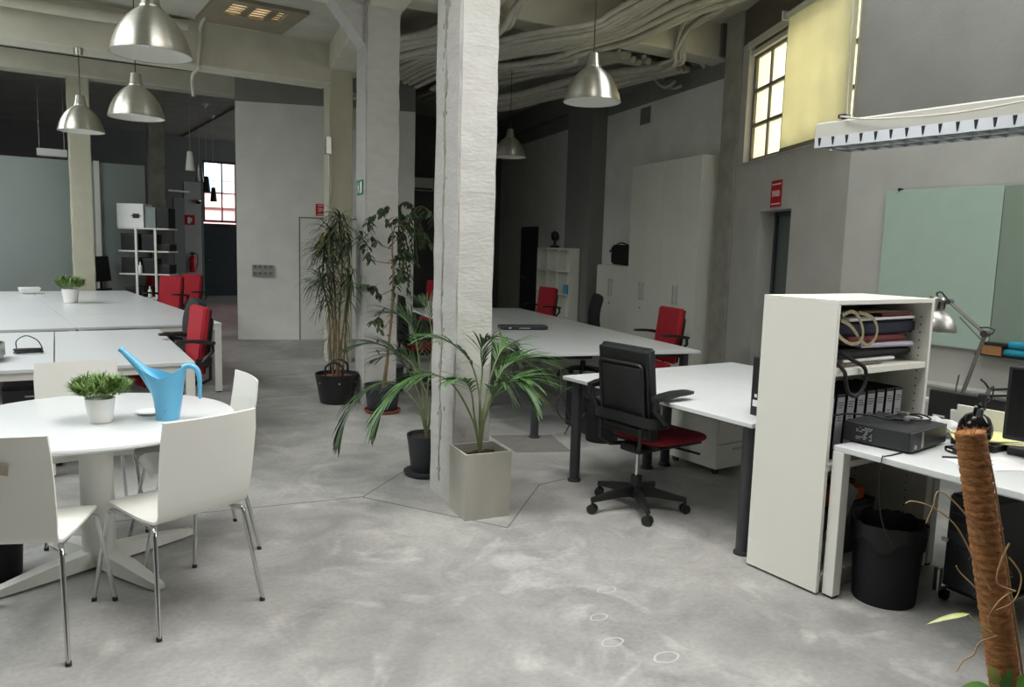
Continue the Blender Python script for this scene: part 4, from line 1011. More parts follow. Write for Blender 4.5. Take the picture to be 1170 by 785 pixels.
pts = [WM @ V((-.085, 3.86, -.125)), WM @ V((-.085, 3.4, -.125)), WM @ V((-.08, 2.95, -.11)), V((5.2, 3.6, 2.62)), V((4.3, 2.95, 2.40)), V((3.78, 2.66, 2.35)), V((3.71, 2.45, 2.305)), V((3.705, 2.1, 2.28)), V((3.70, 1.8, 2.285)), V((3.70, 1.4, 2.32)), V((3.72, 1.0, 2.40)), V((3.8, .6, 2.6))]
g.tube(spline(pts, 8), .005, 8)
t = tag(g.obj('hanging_cable', 'wirewhite', smooth=60), 'thin white cable sagging from the blind to the fluorescent fitting', 'cable')
G().box((3.79, 2.64, 2.35), (.05, .05, .022), .005).cyl((3.79, 2.64, 2.333), (3.79, 2.64, 2.36), .012).obj('cable_clip', 'black', t)

# ================================================================== glass board, tray, things on it
BX = 6.0
t = thing('glass_board', 'pale green glass writing board on the right wall', 'whiteboard', (BX - .03, 2.53, .96))
G().box2((-.006, -1.3, 0), (.004, .295, 1.185), .002).obj('glass_sheet', 'board_pale_reflect2', t)
G().box2((-.006, .30, 0), (.004, 1.19, 1.185), .002).obj('glass_sheet', 'board_pale_reflect', t)
g = G()
for y in (1.08, -.9):
    for z in (1.19,): g.cyl((-.014, y, z), (.027, y, z), .012, seg=14)
g.obj('wall_fixing', 'black', t)
G().box2((-.008, -1.3, -.008), (.006, 1.19, .0)).obj('bottom_edge', 'steel', t)
t = thing('pen_rail', 'thin dark pen ledge fixed under the glass board', 'tray', (BX - .055, 2.47, .93))
G().box2((-.05, -.9, 0), (.05, .42, .008), .002).obj('tray', 'black', t)
G().box2((.045, -.9, 0), (.053, .42, .02)).obj('lip', 'black', t)
t = thing('cardboard_box', 'small cardboard box with black edges on the pen ledge', 'box', (BX - .076, 2.79, .939))
G().box2((-.035, -.085, 0), (.035, .045, .07), .002).obj('carton', 'cardboard', t); G().box2((-.038, -.12, .07), (.038, .052, .09), .002).box2((-.038, .045, 0), (.038, .052, .07)).obj('black_edge', 'black', t)
for k, (y, z, lb) in enumerate(((2.60, .939, 'turquoise cloth roll on the pen ledge, lower of two'), (2.58, .997, 'turquoise cloth roll on the pen ledge, upper of two'))):
    o = tag(G().lathe([(0, 0), (.022, 0), (.028, .01), (.027, .2), (.02, .21), (0, .205)], seg=18, mx=Matrix.Rotation(R(90), 4, 'X')).obj('cloth_roll', 'teal', smooth=50), lb, 'cloth', 'turquoise rolls')
    o.location = (BX - .075, y + .095, z + .028)

# ================================================================== right desk things
DZ = .7355
t = thing('desktop_computer', 'flat black desktop computer lying on the right edge desk', 'computer', (3.515, 2.045, DZ), R(-83))
G().box2((-.16, -.185, .008), (.145, .185, .098), .004).obj('case', 'pcgrey', t)
G().box2((.145, -.185, .010), (.160, .185, .097), .004).obj('front_bezel', 'pcface', t)
lb = G().box2((-.10, -.1865, .016), (-.018, -.1852, .086)).obj('type_label', 'black', t)
rr = random.Random(2); g = G()
for k in range(7):
    x = -.097
    while x < -.024:
        w_ = rr.uniform(.004, .014)
        if rr.random() < .7: g.box2((x, -.1872, .077 - k * .0088), (min(x + w_, -.021), -.1865, .082 - k * .0088))
        x += w_ + .003
g.obj('print', 'label_grey', lb)
G().box2((.1602, -.06, .018), (.1612, .165, .09)).obj('drive_door', 'black', t); G().box2((.1602, -.095, .018), (.1625, -.072, .09), .001).obj('badge_strip', 'steel', t); G().cyl((.16, -.15, .03), (.1615, -.15, .03), .011, seg=20).obj('emblem', 'steel', t)
g = G()
for x in (-.13, .12):
    for y in (-.15, .15): g.cyl((x, y, 0), (x, y, .009), .012, seg=12)
g.obj('foot', 'rubber', t)
# cable bundle with connector on it
z = DZ + .104
g = G(); g.tube(spline([(3.235, 2.19, .86), (3.30, 2.16, .87), (3.40, 2.10, .865), (3.50, 2.05, z + .004), (3.62, 2.0, z + .004), (3.70, 2.03, z + .004), (3.68, 2.10, z + .006), (3.58, 2.12, z + .004), (3.5, 2.08, z + .01), (3.55, 1.98, z + .012), (3.68, 1.97, z + .006), (3.72, 2.05, z + .012), (3.6, 2.09, z + .014)]), .0045, 8)
t = tag(g.obj('coiled_cable', 'black', smooth=60), 'black cable coiled on top of the flat desktop computer', 'cable')
G().box((3.545, 2.0, z + .017), (.06, .022, .018), .003).box((3.60, 2.06, z + .025), (.022, .05, .016), .003).obj('connector', 'steel', t)
tag(G().tube(spline([(3.345, 1.905, .739), (3.26, 1.90, .7385), (3.203, 1.90, .7395), (3.184, 1.90, .73), (3.18, 1.90, .6), (3.195, 1.88, .45), (3.23, 1.84, .34)]), .003, 6).obj('dangling_cable', 'black'), 'thin black cable dropping over the front edge of the right edge desk', 'cable')
# plastic bag and papers behind
rr = random.Random(4)
bm = bmesh.new(); bmesh.ops.create_icosphere(bm, subdivisions=4, radius=1)
for v in bm.verts:
    n = v.co.normalized(); q = 1 + .16 * math.sin(n.x * 7 + 1) * math.sin(n.y * 9) + .09 * math.sin(n.x * 19 + n.z * 13) + rr.uniform(-.02, .02)
    v.co = V((n.x * .13 * q, n.y * .075 * q, max(-.9, n.z) * .042 * q + .038))
o = tag(G().bm(bm).obj('plastic_bag', 'plasticbag', smooth=60), 'crumpled white plastic bag behind the flat desktop computer', 'bag'); o.location = (3.86, 2.06, DZ + .006); o.rotation_euler = (0, 0, R(-75))
for k in range(3):
    o = tag(G().box((0, 0, 0), (.21, .297, .004), .0).obj('paper_stack', ['yellow_paper', 'paper', 'yellow_paper'][k]), ['pale yellow paper sheaf lying lowest behind the black computer', 'white paper sheaf between the two yellow ones behind the computer', 'pale yellow paper sheaf lying on top behind the black computer'][k], 'papers', 'paper sheaves on the right desk')
    o.location = (3.87 + .01 * k, 1.80 - .01 * k, DZ + .034 + .0053 * k); o.rotation_euler = (0, 0, R(35 + 13 * k))
tag(G().box2((-.13, -.10, 0), (.13, .10, .031), .004).obj('external_drive', 'black', loc=(3.87, 1.80, DZ)), 'black slim box under the paper sheaves on the right edge desk', 'electronics box')
t = thing('card_reader', 'small black gadget lying before the black computer on white paper', 'electronics box', (3.60, 1.79, DZ + .0015), R(-20))
G().box((0, 0, .013), (.09, .07, .024), .005).obj('case', 'black_gloss', t); G().box((-.046, .0, .013), (.004, .03, .006)).obj('led_strip', 'led', t)
tag(G().cyl((3.43, 1.77, DZ + .006), (3.53, 1.69, DZ + .006), .0045, seg=10).obj('pen', 'pcface'), 'dark grey pen lying on the right edge desk', 'pen')
tag(G().cyl((3.55, 1.31, DZ + .006), (3.67, 1.40, DZ + .006), .004, seg=10).obj('pen', 'pcgrey'), 'slim dark pen lying to the right of the moss pole on the desk', 'pen')
o = tag(G().box((0, 0, 0), (.21, .297, .0012)).obj('paper_sheet', 'paper', loc=(3.52, 1.62, DZ + .001)), 'white paper sheet lying flat at the middle of the right edge desk', 'papers'); o.rotation_euler = (0, 0, R(62))
# black monitor of the opposite desk (rear), laptop and lamps
t = thing('monitor', 'black monitor panel standing on the opposite desk under the silver lamp', 'monitor', (4.14, 1.94, DZ), R(4))
G().box2((-.02, -.20, .03), (.02, .28, .185), .006).obj('screen_panel', 'black', t); G().box2((-.022, .19, .045), (-.02, .25, .055)).box2((-.022, -.155, .15), (-.02, -.13, .157)).obj('badge', 'led', t)
G().box2((-.02, -.02, .0), (.05, .10, .012), .003).box2((.0, .02, .0), (.03, .06, .1), .003).obj('stand', 'black', t)
t = thing('laptop', 'open pale laptop lid with rounded corners before the black monitor', 'laptop', (4.03, 1.66, DZ + .0005), R(2))
bm = bmesh.new(); bmesh.ops.create_cube(bm, size=1); bmesh.ops.scale(bm, vec=(.012, .52, .13), verts=bm.verts)
bmesh.ops.bevel(bm, geom=[e for e in bm.edges if abs(e.verts[0].co.x - e.verts[1].co.x) > .004], offset=.032, segments=5, affect='EDGES')
G().bm(bm, Matrix.Translation((0, .13, .081)) @ Matrix.Rotation(R(-6), 4, 'Y')).obj('lid', 'shelf_white', t); G().box2((.004, -.13, 0), (.055, .39, .016), .004).obj('base', 'cabinet', t)
# silver balanced-arm lamp
t = thing('desk_lamp', 'silver balanced-arm lamp leaning over the right desks', 'lamp', (4.30, 2.16, DZ))
p0 = V((0, 0, .05)); pe = V((0, -.10, .49)); ph = V((-.02, .09, .645))
G().box((0, 0, .004), (.06, .06, .012), .003).cyl((0, 0, .01), (0, 0, .06), .011).box((0.0, 0, .09), (.03, .035, .07), .005).obj('clamp', 'steel', t)
g = G()
for dx in (-.012, .012): g.cyl(p0 + V((dx, 0, .05)), pe + V((dx, 0, 0)), .006, seg=10)
g.cyl(p0 + V((0, .03, .05)), p0.lerp(pe, .42) + V((0, .055, .02)), .0045, seg=8)
g.obj('lower_arm', 'arm_grey', t)
g = G()
for dx in (-.012, .012): g.cyl(pe + V((dx, 0, 0)), ph + V((dx, 0, 0)), .006, seg=10)
g.cyl(pe + V((0, .02, -.03)), ph.lerp(pe, .25) + V((0, -.01, -.04)), .0045, seg=8)
g.obj('upper_arm', 'arm_grey', t)
G().cyl(ph + V((-.018, 0, 0)), ph + V((.018, 0, 0)), .014).obj('joint', 'dark_leg', t); g = G(); g.cyl(pe + V((-.02, 0, 0)), pe + V((.02, 0, 0)), .018)
g.tube([pe + V((0, -.03, .0)), pe + V((0, -.045, .025)), pe + V((0, -.01, .035)), pe + V((0, .03, .03))], .004)
g.obj('joint', 'dark_leg', t)
hm = Matrix.Translation(V((-.03, .168, .49))) @ Matrix.Rotation(R(6), 4, 'X')
hm = hm @ Matrix.Scale(1.38, 4)
hd = G().lathe([(.088, 0), (.0885, .003), (.085, .018), (.076, .042), (.058, .062), (.038, .074), (.032, .078), (.031, .122), (.026, .13), (0, .131)], seg=40, mx=hm).obj('lamp_shade', 'steel', t, smooth=40)
G().lathe([(.0865, .002), (.074, .04), (.056, .059), (0, .07)], seg=40, mx=hm).obj('shade_lining', 'lamp_inner', hd, smooth=40)
g = G()
for k in range(8): a = 2 * PI * k / 8; g.box((.0312 * math.cos(a), .0312 * math.sin(a), .10), (.003, .008, .026), rz=a, mx=hm)
g.obj('vent_slot', 'black', hd)
G().tube(spline([hm @ V((.0, .0, .13)), hm @ V((.0, .008, .142)), hm @ V((.0, -.008, .150)), hm @ V((0, -.022, .14)), ph], 5), .0045).obj('lamp_cable', 'black', t)
# black lamp
t = thing('desk_lamp', 'glossy black balanced-arm lamp with a round head by the dark monitor', 'lamp', (4.03, 1.36, DZ))
hp = V((3.705, 1.775, .855)) - V((4.03, 1.36, DZ))
hm = Matrix.Translation(hp) @ V((-.5, -.35, -.35)).normalized().to_track_quat('-Z', 'Y').to_matrix().to_4x4()
hm = Matrix.Translation(hp) @ Matrix.Rotation(R(-22), 4, 'Y') @ Matrix.Rotation(R(14), 4, 'X')
hd = G().lathe([(.066, -.05), (.072, -.046), (.074, -.03), (.07, .0), (.056, .032), (.034, .052), (.022, .06), (.02, .105), (0, .108)], seg=40, mx=hm).obj('lamp_shade', 'black_gloss', t, smooth=40)
G().lathe([(.064, -.049), (.06, .0), (.04, .03), (0, .04)], seg=40, mx=hm).obj('shade_lining', 'lamp_inner', hd, smooth=40)
a1 = hm @ V((0, 0, .108)); j1 = V((3.76, 1.757, 1.02)) - V((4.03, 1.36, DZ)); e1 = V((.02, -.02, .35)); 
G().box(a1.lerp(j1, .25), (.03, .03, .08), .006).cyl(a1, j1, .009).obj('head_joint', 'black', t)
g = G(); g.cyl(j1, e1, .0065, seg=10).cyl(j1 - V((0, 0, .03)), e1 - V((0, 0, .035)), .0065, seg=10); g.tube([j1, j1 + V((-.01, .02, .03)), j1 + V((-.03, .03, .045))], .005); g.obj('upper_arm', 'black', t)
g = G(); g.cyl(e1, (0, 0, .02), .0065, seg=10).cyl(e1 + V((.02, 0, -.03)), (.02, 0, .02), .0065, seg=10); g.obj('lower_arm', 'black', t)
G().lathe([(0, 0), (.085, 0), (.085, .016), (.07, .022), (0, .024)], seg=36).obj('base', 'black', t, smooth=40)
G().tube(spline([a1, a1 + V((.05, -.02, .03)), a1 + V((.045, -.03, .09)), j1]), .0035).obj('lamp_cable', 'black', t)
# monitor at the right edge
t = thing('monitor', 'black monitor cut by the right edge of the picture', 'monitor', (3.765, 1.41, DZ), R(12))
G().box2((-.02, -.28, .085), (.018, .255, .415), .008).obj('casing', 'black', t); G().box2((-.0225, -.265, .105), (-.02, .24, .40)).obj('screen', 'black_gloss', t)
G().box((.03, -.01, .006), (.20, .24, .012), .004).box((.03, -.01, .09), (.035, .06, .17), .006).obj('stand', 'black', t)
t = thing('docking_box', 'black docking box under the edge of the right-hand monitor', 'electronics box', (3.865, 1.63, DZ), R(8))
G().box((0, .0, .018), (.16, .10, .034), .004).obj('case', 'black', t); G().cyl((-.03, -.03, .035), (-.03, -.03, .06), .006, seg=10).obj('knob', 'steel', t)

# computer tower on a wheeled holder
t = thing('tower_on_trolley', 'black computer tower on a wheeled holder under the right edge desk', 'computer', (3.86, 1.70, 0), R(-6))
tw = G().box2((-.22, -.10, .085), (.22, .10, .53), .006).obj('case', 'black', t)
fr = G().box2((-.235, -.097, .09), (-.22, .097, .525), .005).obj('front_bezel', 'pcface', t)
g = G()
for z in (.36, .405, .45): g.box2((-.238, -.08, z), (-.235, .08, z + .038), .001)
g.obj('drive_bay', 'black', fr); G().box2((-.238, -.02, .495), (-.235, .02, .503)).box2((-.238, .0, .47), (-.2365, .01, .475)).obj('mark', 'led', fr)
g = G()
for k in range(6): g.box2((-.2375, -.06 + k * .018, .29), (-.235, -.05 + k * .018, .30))
g.obj('port', 'black', fr)
for s_ in (-1, 1):
    G().box2((-.2, s_ * .118 - .01, .06), (.2, s_ * .118 + .01, .075), .003).box2((-.268, s_ * .108 - .016, .055), (-.24, s_ * .108 + .016, .17), .008).box2((-.25, s_ * .108 - .01, .06), (-.19, s_ * .108 + .01, .075), .003).obj('holder_arm', 'steel', t)
    G().box2((-.25, s_ * .098 - .014, .30), (-.2365, s_ * .098 + .014, .318), .002).obj('clip', 'paper', t)
G().box2((-.2, -.11, .062), (.2, .11, .075)).obj('holder_plate', 'black', t)
g = G()
for x in (-.19, .19):
    for y in (-.11, .11): g.cyl((x, y - .014, .025), (x, y + .014, .025), .025, seg=16).cyl((x, y, .03), (x, y, .065), .008, seg=8)
g.obj('caster', 'black', t)
# something dark at the right edge below the desk: a second seat
t = thing('floor_bag', 'black bulky bag on the floor at the right edge under the desk', 'bag', (3.62, 1.12, 0), R(20))
bm = bmesh.new(); bmesh.ops.create_cube(bm, size=1); bmesh.ops.scale(bm, vec=(.30, .22, .62), verts=bm.verts); bmesh.ops.bevel(bm, geom=bm.edges[:], offset=.06, segments=4, affect='EDGES')
G().bm(bm, Matrix.Translation((0, 0, .31))).obj('bag_body', 'black_soft', t, smooth=60); G().box((-.02, -.12, .2), (.22, .05, .26), .02).obj('pocket', 'black', t); G().tube(spline([(-.05, 0, .61), (0, -.02, .67), (.05, 0, .61)]), .01).obj('carry_handle', 'black', t)
# binder upright on the near desk by the shelf
t = thing('box_file', 'black upright file with a white label on the near right desk beside the shelf', 'binder', (3.42, 2.76, .7355), R(0))
G().box2((-.04, -.05, 0), (.25, .035, .32), .004).obj('cover', 'black', t); G().box2((-.0415, -.038, .05), (-.04, .02, .085)).box2((-.0415, -.005, .10), (-.04, .01, .118)).obj('label', 'paper', t)

# ================================================================== plants
VR = V((right.x, right.y, 0)).normalized(); VF = V((fwd.x, fwd.y, 0)).normalized()   # axes used to lay out branches
def P3(o, r, f, z): return V(o) + VR * r + VF * f + V((0, 0, z))
AVOID = []   # (inverse matrix into pillar space, plant origin, width, depth)
def blocked(p):
    for im, o, w_, d_ in AVOID:
        l = im @ (V((p.x, p.y, 1)) + V((o.x, o.y, 0)))
        if -.006 < l.x < w_ + .006 and -.006 < l.y < d_ + .006: return True
    return False
def blade(g, p, d, L, w, droop=.4, n=4, fold=.25, up=None):
    """narrow leaf: strip of quads bending under gravity"""
    p = V(p); d = V(d).normalized(); side = d.cross(V((0, 0, 1)))
    if side.length < .05: side = V((1, 0, 0))
    side.normalize(); vs = []; fs = []
    for i in range(n + 1):
        t = i / n; ww = w * (math.sin(PI * min(.97, .12 + t * .88)) ** .7) / 2
        u = side.cross(d).normalized()
        if AVOID and (blocked(p) or blocked(p + side * ww) or blocked(p - side * ww)): return
        vs += [p - side * ww + u * ww * fold, p, p + side * ww + u * ww * fold]
        d = (d + V((0, 0, -droop / n * (0.5 + t)))).normalized(); p = p + d * L / n
    for i in range(n):
        a = i * 3; fs += [(a, a + 1, a + 4, a + 3), (a + 1, a + 2, a + 5, a + 4)]
    g.add(vs, fs)
def frond(gl, gs, pts, n, L, w, r, start=.35, droop=.5, spread=.9, rr=rnd):
    """palm frond: rachis along pts, leaflets on both sides of its outer part"""
    pts = spline(pts, 8); m = len(pts)
    gs.tube(pts, r, 6, r1=r * .35)
    for k in range(n):
        t = start + (1 - start) * k / (n - 1); x = t * (m - 1); i = min(int(x), m - 2); p = pts[i].lerp(pts[i + 1], x - i)
        d = (pts[i + 1] - pts[i]).normalized(); s_ = d.cross(V((0, 0, 1)))
        if s_.length < .1: s_ = VR.copy()
        s_.normalize(); q = (t - start) / (1 - start); ll = L * (.45 + .9 * math.sin(PI * (.18 + .72 * q)) - .25 * q)
        for sg in (-1, 1):
            dd = d * (.75 + .7 * q) + s_ * sg * spread * (1 - .45 * q) + V((rr.uniform(-.12, .12), rr.uniform(-.12, .12), rr.uniform(.0, .2)))
            blade(gl, p, dd, ll * rr.uniform(.85, 1.1), w, droop * rr.uniform(.8, 1.3))

# palm in the grey planter
PO = V((2.345, 3.985, 0)); 
t = thing('potted_palm', 'palm in a square grey fibre-cement planter at the foot of the main pillar', 'potted plant', PO)
prz = R(-7.5)
pm = Matrix.Rotation(prz, 4, 'Z')
PCt = pm @ V((.14 - .14, 0, 0))
g = G(); a, b = .148, .135; h = .40; w_ = .014; ta = .145
pl = pm @ Matrix.Translation((.012, -.046, 0))
def ring(z, ax, ay): return [(-ax, -ay, z), (ax, -ay, z), (ax, ay, z), (-ax, ay, z)]
vs = ring(0, a * .97, b * .97) + ring(h, a, b) + ring(h, a - w_, b - w_) + ring(h - .06, a - w_, b - w_)
fs = [(3, 2, 1, 0)]
for q in range(3):
    for k in range(4): fs.append((q * 4 + k, q * 4 + (k + 1) % 4, q * 4 + 4 + (k + 1) % 4, q * 4 + 4 + k))
g.add(vs, fs, pl); g.obj('planter', 'planter', t)
bm = bmesh.new(); bmesh.ops.create_grid(bm, x_segments=14, y_segments=14, size=1)
for v in bm.verts: v.co = V((v.co.x * (a - w_), v.co.y * (b - w_), h - .055 + rnd.uniform(-.006, .01)))
G().bm(bm, pl).obj('soil', 'soil', t, smooth=70)
gl, gs, gd = G(), G(), G(); AVOID = [(pmx.inverted(), PO, .25, .42)]
B0 = (0.02, -.02, .35)
def PF(r, f, z): return P3((0, 0, 0), r, f, z)
fr = [  # (points, leaflets, length, width)
    ([B0, PF(.03, -.02, .62), PF(-.03, -.04, .90), PF(-.16, -.08, 1.04), PF(-.30, -.12, 1.08)], 20, .21, .016),
    ([B0, PF(-.02, .0, .56), PF(-.16, -.05, .80), PF(-.34, -.10, .84), PF(-.50, -.14, .72), PF(-.57, -.16, .58)], 30, .25, .017),
    ([B0, PF(.05, -.05, .55), PF(.12, -.12, .76), PF(.22, -.18, .84), PF(.30, -.22, .80)], 26, .27, .019),
    ([B0, PF(.06, .0, .62), PF(.14, .06, .84), PF(.25, .10, .92), PF(.34, .12, .88)], 26, .27, .016),
    ([B0, PF(.02, .0, .66), PF(.03, .02, .86), PF(.02, .0, .99), PF(.06, -.05, 1.06)], 16, .17, .014),
    ([B0, PF(-.01, .0, .58), PF(-.03, -.06, .74), PF(-.07, -.12, .82), PF(-.13, -.16, .83)], 14, .14, .02),
    ([B0, PF(.04, .02, .60), PF(.09, .12, .85), PF(.15, .2, .98), PF(.2, .24, .98)], 20, .2, .014),
]
for pts, n, L, w in fr: frond(gl, gs, pts, n, L, w, .0075, start=.5 if n < 22 else .45, droop=.75, spread=.8)
for k in range(7): blade(gd, PF(.28 + .02 * k, .06, .86 - .03 * k), VR * 1 + V((0, 0, -.6 + rnd.uniform(-.3, .3))), .14, .007, .6)
gs.obj('stem', 'stem', t, smooth=50); gl.obj('foliage', 'leaf', t); gd.obj('dry_tips', 'leaf_dry', t)['label'] = 'dry straw-coloured leaf tips'

# second palm in a black pot behind the pillar
PO2 = V((2.42, 4.80, 0))
t = thing('potted_palm', 'dark feathery palm in a black pot behind the main pillar', 'potted plant', PO2)
G().lathe([(0, .0), (.13, 0), (.15, .012), (.155, .03), (.0, .03)], seg=32).obj('saucer', 'pot_black', t, smooth=40)
G().lathe([(0, .03), (.095, .03), (.105, .05), (.128, .24), (.134, .27), (.136, .29), (.126, .29), (.12, .26), (0, .26)], seg=36).obj('pot', 'pot_black', t, smooth=40)
G().lathe([(0, .268), (.121, .262)], seg=24).obj('soil', 'soil', t)
gl, gs = G(), G(); B0 = (0, 0, .26); AVOID = [(pmx.inverted(), PO2, .25, .42)]
for pts, n, L, w in [
    ([B0, PF(-.05, 0, .55), PF(-.18, -.02, .82), PF(-.34, -.04, .92), PF(-.50, -.05, .90)], 26, .24, .013),
    ([B0, PF(-.04, .05, .6), PF(-.10, .1, .95), PF(-.20, .14, 1.10), PF(-.32, .18, 1.12)], 26, .24, .013),
    ([B0, PF(-.06, -.04, .5), PF(-.22, -.10, .66), PF(-.40, -.16, .62), PF(-.52, -.2, .44), PF(-.56, -.22, .3)], 28, .24, .014),
    ([B0, PF(.0, .05, .6), PF(.02, .12, .9), PF(-.02, .2, 1.12), PF(-.08, .26, 1.2)], 22, .22, .013),
    ([B0, PF(.06, .06, .6), PF(.2, .12, .84), PF(.4, .14, .92), PF(.58, .14, .84)], 26, .26, .013),
    ([B0, PF(.08, .02, .55), PF(.24, .04, .74), PF(.44, .04, .76), PF(.60, .02, .58)], 26, .26, .014),
    ([B0, PF(.02, -.02, .5), PF(-.08, .0, .74), PF(-.2, .05, .84), PF(-.36, .1, .80)], 22, .22, .013)]:
    frond(gl, gs, pts, n, L, w, .006, start=.4, droop=.7, spread=.85)
gs.obj('stem', 'stem', t, smooth=50); gl.obj('foliage', 'leaf_dark', t)

# dragon tree in a black bucket with handles
DO = V((2.745, 7.46, 0))
t = thing('dragon_tree', 'tall drooping dragon tree in a black rubber bucket with handles', 'potted plant', DO)
G().lathe([(0, 0), (.155, 0), (.165, .015), (.21, .27), (.215, .30), (.205, .30), (.198, .26), (0, .26)], seg=40).obj('bucket', 'black', t, smooth=40)
for sg in (-1, 1):
    c = V((0, 0, .29)) + VF * .19 * sg * .6 + VR * .0
    G().tube(spline([c - VR * .085, c - VR * .08 + V((0, 0, .09)), c + V((0, 0, .13)), c + VR * .08 + V((0, 0, .09)), c + VR * .085]), .011, 8).obj('handle', 'black', t, smooth=50)
g = G()
for k in range(6): a = 2 * PI * k / 6 + .3; g.cyl((.2 * math.cos(a), .2 * math.sin(a), .22), (.212 * math.cos(a), .212 * math.sin(a), .22), .009, seg=10)
g.obj('rivet', 'steel', t)
G().lathe([(0, .27), (.2, .262)], seg=30).obj('soil', 'terracotta', t)
gt, gl = G(), G(); rr = random.Random(11); AVOID = [(m2.inverted(), DO, .33, .38)]
heads = []
def clear_of_pillar(p, d, L_):
    q = V(p) + DO + V(d).normalized() * L_ * .8; l = m2.inverted() @ V((q.x, q.y, 1)); return not (-.03 < l.x < .40 and -.03 < l.y < .42)
for pts in ([(-.04, 0), (-.03, .7), (-.09, 1.2), (-.13, 1.55)], [(.03, .02), (.02, .8), (.06, 1.4), (.03, 1.86)], [(0, -.03), (.04, .6), (.11, 1.1), (.13, 1.62)], [(.01, .03), (-.02, .9), (-.04, 1.35), (-.06, 1.72)], [(.05, 0), (.07, .55), (.10, .95), (.14, 1.28)], [(-.02, -.02), (-.05, .5), (-.08, .9), (-.14, 1.25)]):
    q = [PF(x, rr.uniform(-.05, .05), .26 + z if i == 0 else z) for i, (x, z) in enumerate(pts)]
    sp = spline(q, 8); gt.tube(sp, .010, 7, r1=.007); heads.append(sp)
for sp in heads:
    for k in range(120):
        a = rr.uniform(0, 2 * PI); e = rr.uniform(-.7, 1.2); i = rr.choice([-1, -1, -1, -2, -2, -3, -3, -4, -5, -6, -7])
        d = V((math.cos(a), math.sin(a), e)); L_ = rr.uniform(.2, .33)
        if clear_of_pillar(sp[i], d, L_): blade(gl, sp[i], d, L_, .013, rr.uniform(.8, 2.0), n=4)
    for k in range(9):   # old hanging leaves lower down
        i = rr.randint(len(sp) // 3, len(sp) - 6); a = rr.uniform(0, 2 * PI); d = V((math.cos(a), math.sin(a), -.6)) * .8
        if clear_of_pillar(sp[i], d, .3): blade(gl, sp[i], d, rr.uniform(.2, .34), .009, 3.0, n=4)
for k in range(22):
    a = rr.uniform(0, 2 * PI); blade(gl, heads[5][rr.randint(6, 14)], V((math.cos(a) - .3, math.sin(a), .2)), rr.uniform(.12, .2), .008, .8)
gt.obj('stem', 'bark', t, smooth=50); gl.obj('foliage', 'leaf_grey', t)

# weeping fig on a terracotta saucer
FO = V((2.975, 6.84, 0))
t = thing('weeping_fig', 'slender sparse fig tree in a black pot on a terracotta saucer', 'potted plant', FO)
G().lathe([(0, 0), (.16, 0), (.18, .03), (.17, .032), (.155, .012), (0, .012)], seg=36).obj('saucer', 'terracotta', t, smooth=40)
G().lathe([(0, .014), (.13, .014), (.14, .03), (.165, .22), (.178, .235), (.178, .27), (.166, .27), (.16, .23), (0, .23)], seg=36).obj('pot', 'pot_black', t, smooth=40)
G().lathe([(0, .24), (.161, .235)], seg=24).obj('soil', 'soil', t)
gt, gl = G(), G(); rr = random.Random(21); AVOID = [(m2.inverted(), FO, .33, .38)]
trunk = spline([PF(.0, 0, .23), PF(.05, 0, .6), PF(.08, 0, 1.0), PF(.09, 0, 1.35), PF(.08, 0, 1.62), PF(.12, -.02, 1.86)], 8); gt.tube(trunk, .014, 8, r1=.005)
tr2 = spline([PF(.02, .03, .23), PF(.06, .04, .7), PF(.095, .04, 1.1), PF(.10, .03, 1.5)], 8); gt.tube(tr2, .009, 7, r1=.004)
tips = []
for i, pts in [(26, [(-.10, 1.46), (-.18, 1.60), (-.24, 1.72)]), (30, [(-.06, 1.62), (-.14, 1.78), (-.10, 1.88)]), (32, [(.16, 1.7), (.26, 1.86), (.38, 1.90)]), (28, [(.14, 1.5), (.22, 1.55), (.26, 1.48)]), (34, [(.05, 1.8), (-.02, 1.9), (.02, 1.96)]), (36, [(.22, 1.84), (.34, 1.96), (.44, 1.9), (.5, 1.78)]), (20, [(-.05, 1.12), (-.12, 1.2), (-.2, 1.22)]), (24, [(.15, 1.3), (.2, 1.38), (.2, 1.3)]), (14, [(.0, .8), (-.06, .9), (-.1, .86)]), (36, [(.2, 1.78), (.36, 1.72), (.46, 1.58)])]:
    sp = spline([trunk[i]] + [PF(x, rr.uniform(-.12, .12), z) for x, z in pts], 6); gt.tube(sp, .0045, 6, r1=.002); tips.append(sp)
for sp in tips + [trunk[28:], tr2[14:]]:
    for k in range(26 if len(sp) > 14 else 17):
        p = sp[rr.randint(max(1, len(sp) // 3), len(sp) - 1)]; a = rr.uniform(0, 2 * PI)
        blade(gl, p + V((rr.uniform(-.02, .02), rr.uniform(-.02, .02), 0)), V((math.cos(a), math.sin(a), -.5)), rr.uniform(.07, .10), .036, .8, n=4)
for k in range(14): p = trunk[rr.randint(6, 22)]; a = rr.uniform(0, 2 * PI); blade(gl, p + VR * rr.uniform(-.2, .08), V((math.cos(a), math.sin(a), -.7)), .06, .024, .6)
gt.obj('trunk', 'bark', t, smooth=50); gl.obj('foliage', 'leaf_dark', t)
